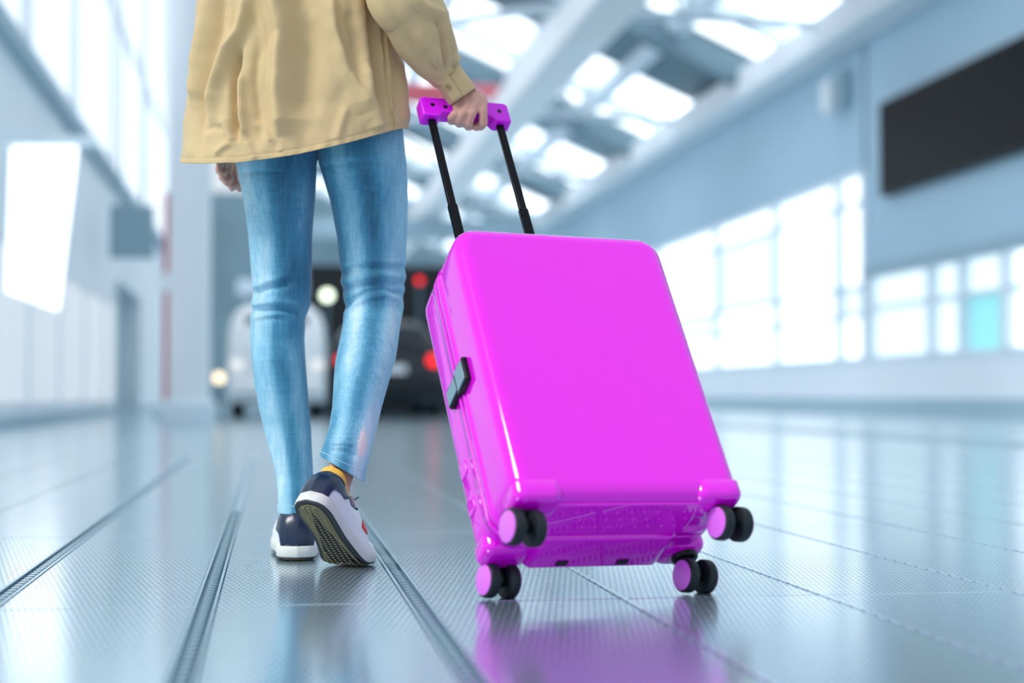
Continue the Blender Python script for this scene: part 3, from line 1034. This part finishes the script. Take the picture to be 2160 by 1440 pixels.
# left arm and relaxed hand, swung forward
LY = 3.13
def lp(u, v, dy=0):
    return at(u, v, LY+dy)
SHO_L = np.array([-.105, 3.01, 1.36])
ELB_L = np.array([-.060, 3.13, 1.06]); WRL = lp(474, 290)
body.tube([SHO_L, (SHO_L+ELB_L)/2, ELB_L], [.05, .043, .037], 16)
body.tube([ELB_L, (ELB_L+WRL)/2, WRL], [.036, .032, .022], 16)
LF = [('pinky', 0.0, [(470, 330), (463, 346), (461, 360), (469, 368), (477, 362)], .0072),
      ('ring', .016, [(477, 334), (470, 354), (469, 374), (478, 385), (487, 378)], .0080),
      ('middle', .032, [(484, 336), (480, 360), (482, 384), (491, 396), (500, 390)], .0084),
      ('index', .048, [(491, 336), (492, 364), (497, 388), (506, 398), (514, 390)], .0082)]
for nm, dy, pts, r in LF:
    body.tube([lp(477, 296, dy*.6), lp(*pts[0], dy)], [.016, .0105], 12)
    body.tube([lp(*p_, dy) for p_ in pts], [r*1.15, r*1.05, r*1.05, r, r*.85], 14)
body.tube([lp(486, 300, .03), lp(500, 322, .06), lp(505, 345, .062), lp(506, 362, .055)], [.014, .012, .010, .008], 12)
bo_ = pchild(body, 'body', M['skin'])
rm = bo_.modifiers.new('fuse', 'REMESH'); rm.mode = 'VOXEL'; rm.voxel_size = .0026; rm.use_smooth_shade = True
sm_ = bo_.modifiers.new('soft', 'SMOOTH'); sm_.factor = .5; sm_.iterations = 3
hair = MB()
hair.ellipsoid((.06, 3.025, 1.63), (.090, .095, .105))
hair.tube([(.06, 2.99, 1.62), (.06, 2.955, 1.50), (.06, 2.93, 1.36), (.06, 2.92, 1.26)], [.08, .078, .07, .03], 18)
pchild(hair, 'hair', M['hair'])

# --- jeans
jn = MB()
PL_, fL = leg_mesh(LEFT, KNEE_L, 1082, .02, 19)
PR_, fR = leg_mesh(RGHT, KNEE_R, 989, .62, 16)
jn.add(PL_, fL); jn.add(PR_, fR)
rings = []
for z, a_, b_ in ((.768, .128, .095), (.81, .142, .112), (.88, .142, .118), (.96, .138, .112), (1.02, .130, .105)):
    cx = .080-(z-.74)*.04
    rings.append([(cx+a_*math.cos(q), 3.01+b_*math.sin(q), z) for q in np.linspace(0, 2*math.pi, 40, endpoint=False)])
nj0 = len(jn.v)
jn.loft(rings, False, False)
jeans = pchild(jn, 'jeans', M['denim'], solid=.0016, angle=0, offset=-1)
va = np.array(jn.v)
p2 = px(va)
fade_shade = np.zeros(len(va)); rip = np.zeros(len(va))
front = np.ones(len(va))
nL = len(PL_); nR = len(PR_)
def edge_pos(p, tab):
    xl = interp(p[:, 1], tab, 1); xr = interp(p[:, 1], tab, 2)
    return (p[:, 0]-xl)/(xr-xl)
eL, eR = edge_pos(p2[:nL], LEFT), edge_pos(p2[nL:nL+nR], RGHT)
# denim fade plus painted leg shading: lighter edges and calves, darker centre bands
fade_shade[:nL] = .24*np.exp(-((eL-.12)/.20)**2)+.10*np.exp(-((eL-.32)/.07)**2)-.20*np.exp(-((eL-.66)/.26)**2)*np.clip((650-p2[:nL, 1])/60, 0, 1)-.16*np.exp(-((eL-.52)/.16)**2)*np.clip((p2[:nL, 1]-690)/60, 0, 1)+.18*np.exp(-((eL-.80)/.13)**2)*np.clip((p2[:nL, 1]-690)/60, 0, 1)+.05
fade_shade[nL:nL+nR] = .24*np.exp(-((eR-.86)/.18)**2)+.18*np.exp(-((eR-.24)/.12)**2)-.20*np.exp(-((eR-.52)/.13)**2)-.10*np.exp(-((eR-.04)/.1)**2)+.12*np.clip((p2[nL:nL+nR, 1]-620)/40, 0, 1)+.02
rp2 = p2[nL:nL+nR]
nrm_rear = va[nL:nL+nR, 1] < np.interp(rp2[:, 1], [t[0] for t in RGHT], [t[3] for t in RGHT])
rr_ = np.exp(-(((rp2[:, 0]-765+(rp2[:, 1]-930)*.10)/10)**2+((rp2[:, 1]-936)/34)**2))*nrm_rear*1.1
rip[nL:nL+nR] = rr_
for nm, arr in (('fade_shade', fade_shade), ('rip', rip)):
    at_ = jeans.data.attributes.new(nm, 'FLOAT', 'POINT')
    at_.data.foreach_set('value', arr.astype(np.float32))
# flat hem stitching bands and the outseam of the left leg
def leg_line(Pm, nc, rows, col, off, r):
    b_ = MB()
    pts = [Pm[rw*nc+col % nc] for rw in rows]
    return pts
nc = 84
def ring_pts(Pm, row):
    return [Pm[row*nc+i] for i in range(nc)]
for Pm, nm in ((PL_, 'l'), (PR_, 'r')):
    nrow = len(Pm)//nc
    ring = [np.array(p) for p in ring_pts(Pm, nrow-8)]
    c = np.mean(ring, 0)
    ring = [c+(p-c)*1.008 for p in ring]
    b_ = MB()
    rr2 = [[p+np.array([0, 0, dz]) for p in ring] for dz in (.0006, -.0006)]
    rr3 = [[c+(p-c)*1.006+np.array([0, 0, dz]) for p in ring] for dz in (-.0006, .0006)]
    st = MB().loft(rr2, False, False)
    o = st.build('hem_stitch', mat('pale_thread_'+nm, srgb(168, 205, 226), .8, 200, .2), jeans, angle=0)
# outer seam welt on the inner side of the left leg
cols = int(nc*(18/360))
pts = [PL_[r_*nc+cols]+np.array([.0008, -.0006, 0]) for r_ in range(14, 200, 4)]
MB().tube(pts, .0014, 6).build('inseam', M['denim'], jeans)

# --- shirt
TORSO = [(-470, 560, 715), (-440, 505, 768), (-400, 478, 800), (-330, 462, 812), (-250, 452, 818), (-100, 432, 828), (0, 417, 838), (60, 409, 842), (120, 402, 846), (200, 394, 852), (270, 387, 861), (343, 380, 866), (420, 376, 868)]
HEM = [(370, 342), (400, 345), (440, 344.5), (500, 343), (560, 336), (620, 327), (690, 311), (750, 296), (800, 282), (830, 274), (850, 270.5), (875, 271)]
SHIRT_FOLDS = [
    ([(446, -40), (430, 70), (420, 116), (412, 169), (408, 215)], 9, 14, .009),
    ([(522, -30), (516, 28), (505, 67), (481, 102), (465, 151), (449, 190), (442, 240)], 9, 13, .012),
    ([(470, -40), (462, 60), (445, 130), (428, 210), (420, 320)], 11, 11, -.008),
    ([(503, 100), (497, 160), (494, 215), (500, 290)], 8, 7, -.012),
    ([(509, 150), (507, 200), (510, 250), (514, 290)], 5, 9, .007),
    ([(572, -60), (576, 10), (588, 70), (583, 116), (580, 197), (583, 246), (588, 290)], 10, 34, .017),
    ([(548, 90), (540, 160), (545, 230), (552, 300)], 10, 9, -.004),
    ([(636, -60), (640, 60), (630, 150), (625, 250)], 34, 42, -.011),
    ([(690, -60), (702, 60), (716, 105), (730, 151), (755, 197), (770, 240)], 20, 11, .009),
    ([(735, 20), (748, 80), (752, 130)], 12, 12, -.005),
    ([(767, 130), (774, 197), (790, 246), (800, 275)], 14, 10, .010),
    ([(730, 225), (716, 265), (705, 300)], 9, 9, .003),
    ([(780, -40), (794, 105), (808, 229)], 10, 13, -.012),
    ([(808, 20), (820, 158), (831, 267)], 2.5, 2.5, -.0035),
    ([(840, 120), (846, 200), (852, 265)], 9, 9, .006),
    ([(455, 326), (470, 312), (486, 302)], 6, 8, .004),
    ([(519, 298), (528, 318), (538, 338)], 6, 8, .003), ([(470, 250), (482, 270), (490, 300)], 8, 8, .004),
    ([(430, 275), (450, 268), (470, 272)], 7, 7, -.003), ([(540, 255), (560, 275), (572, 300)], 6, 6, .003)]
NCs, NRs = 300, 190
ztop = 1.40
rows = []
P, nor, hemd = [], [], []
zs_tab = [(at(640, t[0], 3.0)[2], at(t[1], t[0], 3.0)[0], at(t[2], t[0], 3.0)[0]) for t in TORSO]
zs_tab.sort()
def depth_r(z):
    return np.interp(z, [.6, .72, .82, .95, 1.1, 1.25, 1.34, 1.39, 1.42], [.165, .162, .150, .138, .128, .128, .115, .085, .05])
for r_ in range(NRs):
    t = r_/(NRs-1)
    tt = t**1.25
    for i in range(NCs):
        q = 2*math.pi*i/NCs
        cq, sq = math.cos(q), math.sin(q)
        e = .86
        ex, ey = math.copysign(abs(cq)**e, cq), math.copysign(abs(sq)**e, sq)
        # hem height at this place round the body
        xl = interp(.70, zs_tab, 1); xr = interp(.75, zs_tab, 2)
        X = (xl+xr)/2+(xr-xl)/2*ex
        Yh = 3.0+.16*ey
        u = px(np.array([X, Yh, .75]))[0]
        vh = interp(u, HEM)
        zh = at(u, vh, Yh if sq < 0 else 3.0)[2]
        if sq > 0:
            zh += .030*sq
        z = zh+(ztop-zh)*tt
        xl = interp(z, zs_tab, 1); xr = interp(z, zs_tab, 2)
        X = (xl+xr)/2+(xr-xl)/2*ex
        Y = 3.0+depth_r(z)*ey
        P.append((X, Y, z)); nor.append((cq, sq, 0)); hemd.append((z-zh))
P = np.array(P); nor = np.array(nor); hemd = np.array(hemd)
p2 = px(P)
rear = np.clip(-nor[:, 1]*3+.4, 0, 1)
d = folds(p2, SHIRT_FOLDS)*rear*1.7
d += .010*np.sin(p2[:, 0]/23)*(1-rear)*np.clip((1.1-P[:, 2])*2, 0, 1)
for i in range(len(P)):
    d[i] += .0035*noise.noise(Vector((P[i][0]*22, P[i][1]*8, P[i][2]*11)))+.0030*abs(noise.noise(Vector((P[i][0]*38+P[i][2]*9, P[i][1]*6, P[i][2]*17+3))))+.0016*noise.noise(Vector((P[i][0]*60+9, P[i][1]*10, P[i][2]*40)))
hem = np.exp(-(hemd/.0075)**2)
d += hem*.0026*np.sin(p2[:, 0]/6.2*2*math.pi+2*np.sin(p2[:, 0]/31))*(.5+.5*np.sin(p2[:, 0]/47))
d -= .0010*np.exp(-((hemd-.0095)/.0018)**2)
d = d*np.clip((1.36-P[:, 2])*12, 0, 1)
P = P+nor*d[:, None]
f = [(r_*NCs+i, r_*NCs+(i+1) % NCs, (r_+1)*NCs+(i+1) % NCs, (r_+1)*NCs+i) for r_ in range(NRs-1) for i in range(NCs)]
f.append(tuple((NRs-1)*NCs+i for i in range(NCs)))
shirt = pchild(MB().add(P, f), 'shirt', M['shirt'], angle=0, solid=.0014, offset=-1)
shirt_faces_smooth = True
# side seam
seam_cols = [i for i in range(NCs)]
row_pts = []
for r_ in range(0, 120, 3):
    ring = P[r_*NCs:(r_+1)*NCs]
    rp_ = px(ring)
    want = np.interp(rp_[:, 1].mean(), [20, 158, 267], [806, 820, 831])
    m_ = np.where(nor[r_*NCs:(r_+1)*NCs][:, 1] < 0, np.abs(rp_[:, 0]-want), 1e9)
    i = int(np.argmin(m_))
    row_pts.append(ring[i]+np.array([.0003, -.0008, 0]))
MB().tube(row_pts, .0009, 6).build('side_seam', M['shirt'], shirt)


def sleeve(path, rad, name, pleat=.0, fold_lines=None, n=72, sub=8, ratio=1.0):
    pts, rr = [], []
    L = len(path)
    tt = np.linspace(0, L-1, (L-1)*sub+1)
    def cub(arr, t):
        i = int(min(math.floor(t), L-2)); f_ = t-i
        p0, p1, p2_, p3 = arr[max(i-1, 0)], arr[i], arr[i+1], arr[min(i+2, L-1)]
        return .5*((2*p1)+(-p0+p2_)*f_+(2*p0-5*p1+4*p2_-p3)*f_**2+(-p0+3*p1-3*p2_+p3)*f_**3)
    path = [np.asarray(p) for p in path]
    pts = [cub(path, t) for t in tt]
    rr = [cub(rad, t) for t in tt]
    V_, Nn, T_ = [], [], []
    for k in range(len(pts)):
        t = pts[min(k+1, len(pts)-1)]-pts[max(k-1, 0)]; t /= np.linalg.norm(t)
        side = np.cross(t, FWD); side /= np.linalg.norm(side)
        bk = np.cross(side, t)
        for i in range(n):
            q = 2*math.pi*i/n
            nn = side*math.cos(q)+bk*math.sin(q)
            V_.append(pts[k]+rr[k]*(side*math.cos(q)+bk*ratio*math.sin(q))); Nn.append(nn); T_.append((k/(len(pts)-1), q))
    V_ = np.array(V_); Nn = np.array(Nn); T_ = np.array(T_)
    d = np.zeros(len(V_))
    if fold_lines:
        d += folds(px(V_), fold_lines)*np.clip(-(Nn@FWD)*3+.3, 0, 1)
    if pleat:
        d += pleat*np.exp(-((1-T_[:, 0])/.13)**2)*np.abs(np.sin(T_[:, 1]*6+.6))*1.0
    for i in range(len(V_)):
        d[i] += .003*noise.noise(Vector(V_[i]*19))
    V_ = V_+Nn*d[:, None]
    m_ = len(pts)
    ff = [(k*n+i, k*n+(i+1) % n, (k+1)*n+(i+1) % n, (k+1)*n+i) for k in range(m_-1) for i in range(n)]
    o = MB().add(V_, ff).build(name, M['shirt'], shirt, angle=0, solid=.0012, offset=-1)
    return o


E_ = ELB_R
SF = [([(925, 40), (933, 80), (938, 120), (940, 150)], 4, 6, -.007), ([(938, 35), (948, 80), (957, 115), (962, 140)], 6, 5, .006), ([(957, 105), (958, 125), (957, 145)], 3, 4, -.006),
      ([(880, 60), (898, 90), (915, 110), (925, 140)], 9, 9, .004), ([(810, -10), (840, 50), (870, 100), (905, 150)], 12, 10, -.006), ([(895, 105), (910, 130), (924, 152)], 3, 3, -.004),
      ([(860, -20), (890, 10), (925, 28), (945, 30)], 9, 9, .006), ([(870, 20), (900, 42), (935, 52)], 8, 8, -.004)]
cuff_top = toward(at(940, 152, 2.925), .0)
sleeve([SHO_R+np.array([-.03, 0, .02]), SHO_R*.5+E_*.5+np.array([.012, -.005, 0]), at(842, -30, 2.86), at(872, 30, 2.865), at(896, 82, 2.89), at(918, 122, 2.91), at(934, 146, 2.922), cuff_top],
       [.078, .070, .064, .059, .054, .045, .034, .0285], 'sleeve', .007, [(l_[0], l_[1], l_[2], l_[3]*1.5) for l_ in SF])
# cuff: from the gathers to the wrist
cuff_bot = at(976, 205, 2.928)
n = 56
ax = cuff_bot-cuff_top; ax /= np.linalg.norm(ax)
side = np.cross(ax, FWD); side /= np.linalg.norm(side)
bk = np.cross(side, ax)
rings = []
for t, r_ in ((-.06, .0262), (0, .0275), (.04, .0282), (.5, .0292), (.94, .0303), (1, .0300)):
    c = cuff_top+(cuff_bot-cuff_top)*t
    rings.append([c+(r_+.0007*math.sin(5*q+4*t))*(side*math.cos(q)+bk*math.sin(q)) for q in np.linspace(0, 2*math.pi, n, endpoint=False)])
MB().loft(rings, False, False).build('cuff', M['shirt'], shirt, angle=0, solid=.002, offset=-1)
# overlap placket and button on the side facing back
def cuff_pt(t, q, r_):
    c = cuff_top+(cuff_bot-cuff_top)*t
    return c+r_*(side*math.cos(q)+bk*math.sin(q))
# find the angle whose point shows at the button's place
best = min(((np.hypot(*(px(cuff_pt(t, q, .0305))-np.array([946.5, 184]))), t, q) for t in np.linspace(.2, .9, 36) for q in np.linspace(0, 2*math.pi, 120) if (side*math.cos(q)+bk*math.sin(q))@FWD < 0), key=lambda x: x[0])
_, tb, qb = best
rings = []
for t in np.linspace(-.02, 1.0, 8):
    rings.append([cuff_pt(t, qb+dq, .0312+.0008*t) for dq in np.linspace(-.34, .42, 9)])
MB().loft(rings, False, False, closed=False).build('placket', M['shirt'], shirt, angle=0, solid=.0014)
bn = side*math.cos(qb)+bk*math.sin(qb)
BP = cuff_pt(tb, qb, .0330)
bt = MB().lathe(BP-bn*.0008, bn, [(0, .0052), (.0018, .0060), (.0026, .0054), (.0024, .0042), (.0017, .0034), (.0016, .0005)], 24)
bt.build('button', M['button'], shirt, angle=50)
thr = MB()
e1 = np.cross(bn, ax); e1 /= np.linalg.norm(e1)
for a_, c_ in ((1, 1), (1, -1), (-1, 1), (-1, -1)):
    thr.lathe(BP+bn*.0010+e1*.0013*a_+ax*.0013*c_, bn, [(0, .0007), (.0006, .0006)], 8)
thr.build('button_thread', M['thread'], shirt)
# left sleeve
sleeve([SHO_L+np.array([.03, 0, .02]), SHO_L*.5+ELB_L*.5+np.array([-.01, 0, 0]), ELB_L+np.array([.0, 0, .02]), (ELB_L*.55+WRL*.45), WRL+(ELB_L-WRL)*.28], [.070, .056, .048, .042, .032], 'sleeve', .003)
rings = []
a0, a1 = WRL+(ELB_L-WRL)*.29, WRL+(ELB_L-WRL)*.08
ax2 = (a1-a0)/np.linalg.norm(a1-a0)
s2 = np.cross(ax2, FWD); s2 /= np.linalg.norm(s2); b2 = np.cross(s2, ax2)
for t, r_ in ((0, .028), (.5, .0285), (1, .029)):
    rings.append([a0+(a1-a0)*t+r_*(s2*math.cos(q)+b2*math.sin(q)) for q in np.linspace(0, 2*math.pi, 40, endpoint=False)])
MB().loft(rings, False, False).build('cuff', M['shirt'], shirt, angle=0, solid=.002)
# collar
rings = []
for z, r_ in ((1.385, .078), (1.40, .074), (1.425, .070), (1.43, .074), (1.405, .086)):
    rings.append([(.06+r_*math.cos(q), 3.02+r_*.95*math.sin(q), z-.012*math.sin(q)) for q in np.linspace(0, 2*math.pi, 36, endpoint=False)])
MB().loft(rings, False, False).build('collar', M['shirt'], shirt, angle=0, solid=.0015)


# --- shoes (local: x to the right, y forwards, z up; heel end at y = 0)
def shoe(M4, side_, bend, label, pad=1.0):
    """side_: +1 right shoe (outer side is +x)"""
    LEN, BALL = .262, .180
    rootm = np.array(M4)
    def warp(P_):
        P_ = np.array(P_, float)
        out = P_.copy()
        if bend:
            # toe region swings up about the ball line, over a short soft zone
            y = P_[:, 1]
            w0 = BALL-.03
            w1 = BALL+.03
            s = np.clip((y-w0)/(w1-w0), 0, 1)
            ang = bend*(s*s*(3-2*s))
            # integrate the bent centre line
            ys_ = np.linspace(-.05, .35, 801)
            ss = np.clip((ys_-w0)/(w1-w0), 0, 1)
            aa = bend*(ss*ss*(3-2*ss))
            cy = np.concatenate([[0], np.cumsum(np.cos(aa[:-1])*np.diff(ys_))])-.05
            cz = np.concatenate([[0], np.cumsum(np.sin(aa[:-1])*np.diff(ys_))])
            by = np.interp(y, ys_, cy); bz = np.interp(y, ys_, cz)
            out[:, 1] = by-np.sin(ang)*P_[:, 2]*.9
            out[:, 2] = bz+np.cos(ang)*P_[:, 2]
        return out
    def emit(mb, nm, m, parent=None, **kw):
        V_ = warp(np.array(mb.v))
        V_ = V_@rootm[:3, :3].T+rootm[:3, 3]
        b_ = MB(); b_.add(V_, mb.f)
        if parent is None:
            return pchild(b_, nm, m, **kw)
        return b_.build(nm, m, parent, **kw)
    # plan outline
    OUT = [(0, 0), (.006, .020), (.016, .030), (.035, .0355), (.065, .0355), (.10, .0350), (.135, .0390), (.165, .0440), (.190, .0455), (.212, .0430), (.232, .0360), (.246, .0260), (.256, .0140), (.262, 0)]
    INN = [(0, 0), (.006, .020), (.016, .030), (.035, .0350), (.065, .0320), (.10, .0285), (.135, .0340), (.165, .0420), (.190, .0440), (.212, .0415), (.232, .0350), (.246, .0250), (.256, .0130), (.262, 0)]
    yy_ = []
    # even samples along the outline
    ts = (1-np.cos(np.linspace(0, math.pi, 40)))/2*LEN
    def outline(grow=0.0):
        r1 = [(side_*(interp(y, OUT)), y) for y in ts]
        r2 = [(-side_*(interp(y, INN)), y) for y in ts[::-1][1:-1]]
        pts = np.array(r1+r2)
        c = np.array([0, LEN*.5])
        # grow along the normal
        nx = np.roll(pts, -1, 0)-np.roll(pts, 1, 0)
        nn = np.stack([nx[:, 1], -nx[:, 0]], 1)
        nn /= np.linalg.norm(nn, axis=1)[:, None]+1e-9
        if ((pts-c)*nn).sum() < 0:
            nn = -nn
        return pts+nn*grow
    def ring(grow, z, toe=0):
        return [(p[0], p[1], z+toe*max(0, (p[1]-.2)/.06)**2) for p in outline(grow)]
    up = MB()
    # upper: wall curve from the sole edge to the topline / vamp
    n_t = 16
    base = outline(-.001)
    def topline(x, y):
        """where the wall ends: (x, z) for a given fore-aft place"""
        s_ = math.copysign(1, x) if abs(x) > 1e-6 else 0
        hz = np.interp(y, [-.01, .0, .03, .06, .085, .105, .125, .16, .19, .22, .245, .265], [.083, .083, .079, .066, .062, .070, .082, .078, .068, .058, .046, .030])
        hx = np.interp(y, [-.01, 0, .01, .02, .04, .07, .095, .12, .15, .18, .2, .27], [.0, .006, .018, .025, .031, .034, .031, .022, .017, .012, 0, 0])
        return s_*hx, hz
    def wall(t, k):
        x, y = base[k]
        tx, tz = topline(x, y)
        ty = y
        if y < .05:
            ty = y+(.016)*(1-y/.05)*1.0
        if y > .2:
            ty = y-(y-.2)*.55
        z0 = .020
        cx, cz = x*1.13, z0+(tz-z0)*.72
        cy = y-.004*(1 if y < .03 else 0)
        P0, P1, P2 = np.array([x, y, z0]), np.array([cx, cy, cz]), np.array([tx, ty, tz])
        return (1-t)**2*P0+2*t*(1-t)*P1+t*t*P2
    N_ = len(base)
    rings_ = [[wall(t, k) for k in range(N_)] for t in np.linspace(0, 1, n_t)]
    up.loft(rings_, False, False)
    sh = emit(up, 'shoe', M['white_leather'], angle=70, solid=.0022, offset=-1)
    sh['label'] = label
    # midsole and outsole
    ms = MB().loft([ring(.0005, .002), ring(.0025, .004), ring(.0030, .013), ring(.0022, .0225), ring(.0005, .0245), ring(-.004, .0248)])
    emit(ms, 'midsole', M['midsole'], sh, angle=50)
    osr = MB().loft([ring(-.004, -.0005), ring(.0005, .0), ring(.0018, .0035), ring(-.002, .0045)])
    emit(osr, 'outsole', M['outsole_rim'], sh, angle=50)
    tp = MB().loft([ring(-.0105, -.0008), ring(-.0085, -.0022), ring(-.0120, -.0026)])
    tread = emit(tp, 'tread', M['tread'], sh, angle=30)
    rim = MB().loft([ring(-.0078, -.0005), ring(-.0078, -.0026), ring(-.0092, -.0026), ring(-.0092, -.0005)], False, False)
    emit(rim, 'tread_rim', M['tread'], sh, angle=30)
    nub = MB()
    for ix in range(-3, 4):
        for iy in range(34):
            y = .016+iy*.0068
            x = ix*.0105
            lim_o, lim_i = interp(y, OUT)-.014, interp(y, INN)-.014
            if side_*x > lim_o or -side_*x > lim_i:
                continue
            for s in (0,):
                nub.add([(x-.003, y-.0012, -.0026), (x+.003, y-.0022, -.0026), (x+.003, y+.0006, -.0026), (x-.003, y+.0016, -.0026), (x-.0022, y-.0004, -.0042), (x+.0022, y-.0012, -.0042), (x+.0022, y+.0, -.0042), (x-.0022, y+.0008, -.0042)],
                        [(4, 5, 6, 7), (0, 1, 5, 4), (1, 2, 6, 5), (2, 3, 7, 6), (3, 0, 4, 7)])
    nb = emit(nub, 'tread_pattern', M['tread'], sh, smooth=False)
    nb['kind'] = 'stuff'
    # navy heel counter: grid round the heel, wider at the top
    def kpos(w):
        """fractional index along the outline; 0 = heel end, + = outer side"""
        return w % N_
    def wall_f(t, w):
        k0 = int(math.floor(w)) % N_; k1 = (k0+1) % N_; f_ = w-math.floor(w)
        return wall(t, k0)*(1-f_)+wall(t, k1)*f_
    def half_w(t):
        return np.interp(t, [0, .2, .32, .42, .52, .75, 1.0], [6.2, 6.5, 7.2, 9.2, 11.6, 12.6, 13.0])
    hc = MB()
    rings_ = []
    C0 = np.array([0, .05, .05])
    for t in np.linspace(.03, .985, 22):
        row = []
        for s in np.linspace(-1, 1, 31):
            p = wall_f(t, s*half_w(t))
            n_ = p-np.array([0, .055, p[2]])
            n_ /= np.linalg.norm(n_)+1e-9
            row.append(p+n_*.0016)
        rings_.append(row)
    hc.loft(rings_, False, False, closed=False)
    emit(hc, 'heel_counter', M['navy'], sh, angle=70, solid=.0012)
    # trim cord along the topline and the counter's edge
    def inner(w, d_in, dz):
        p = wall_f(1.0, w)
        n_ = np.array([0, .06, p[2]])-p
        n_ /= np.linalg.norm(n_)+1e-9
        return p+n_*d_in+np.array([0, 0, dz])
    cords = MB().tube([inner(w, .0, .0003) for w in np.linspace(-17, 17, 60)], .0019, 8)
    emit(cords, 'collar_piping', M['navy_trim'], sh)
    for s in (-1, 1):
        pts = []
        for t in np.linspace(.12, .6, 14):
            p = wall_f(t, s*half_w(t)); n_ = p-np.array([0, .055, p[2]]); n_ /= np.linalg.norm(n_)
            pts.append(p+n_*.0018)
        emit(MB().tube(pts, .0011, 6), 'counter_piping', M['navy_trim'], sh)
    # padded yellow lining standing a little above the collar
    rings_ = []
    for d_in, dz in ((.0012, -.004), (.0010, .004*pad), (.0024, .0105*pad), (.0046, .0105*pad), (.0058, .003*pad), (.0062, -.02)):
        row = []
        for w in np.linspace(-15, 15, 49):
            k_ = max(0, 1-(abs(w)/15)**4)
            row.append(inner(w, d_in, dz*(.25+.75*k_) if dz > 0 else dz))
        rings_.append(row)
    emit(MB().loft(rings_, False, False, closed=False), 'lining', M['yellow'], sh, angle=70, solid=.001)
    # tongue, eyestay, laces
    tg = MB()
    rings_ = []
    for y, z, w in ((.10, .098, .016), (.115, .094, .0185), (.135, .083, .018), (.16, .0745, .0165), (.185, .063, .012)):
        rings_.append([(x_*w, y, z-.006*abs(x_)**2) for x_ in np.linspace(-1, 1, 9)])
    tg.loft(rings_, False, False, closed=False)
    emit(tg, 'tongue', M['white_leather'], sh, angle=70, solid=.004)
    lc = MB()
    for y, z in ((.122, .0890), (.136, .0845), (.150, .0800), (.164, .0750)):
        lc.tube([(-.021, y, z-.006), (-.010, y+.002, z+.002), (.010, y+.002, z+.002), (.021, y, z-.006)], .0021, 7)
    lc.tube([(.004, .118, .091), (.020, .108, .098), (.030, .098, .092)], .0014, 6)
    lc.tube([(-.004, .118, .091), (-.020, .110, .097), (-.030, .104, .090)], .0014, 6)
    emit(lc, 'lace', M['navy_trim'], sh)
    # red mark on the outer side
    k = int(np.argmin([abs(base[i][1]-.150)+(0 if base[i][0]*side_ > 0 else 9) for i in range(N_)]))
    rings_ = []
    for t in np.linspace(.42, .70, 5):
        row = []
        for dk in (-1.1, -.5, 0, .5, 1.1):
            p = wall_f(t, (k+dk)); n_ = np.array([side_*.9, 0, .3])
            row.append(p+n_*.0010)
        rings_.append(row)
    if bend:
        emit(MB().loft(rings_, False, False, closed=False), 'side_mark', M['red_mark'], sh, solid=.0008)
    return sh


shoe(POSE_R, 1, TH_R, 'white sneaker with raised navy heel, sole showing', 1.4)
shoe(POSE_L, -1, 0, 'white sneaker with navy heel, flat on the floor', .2)
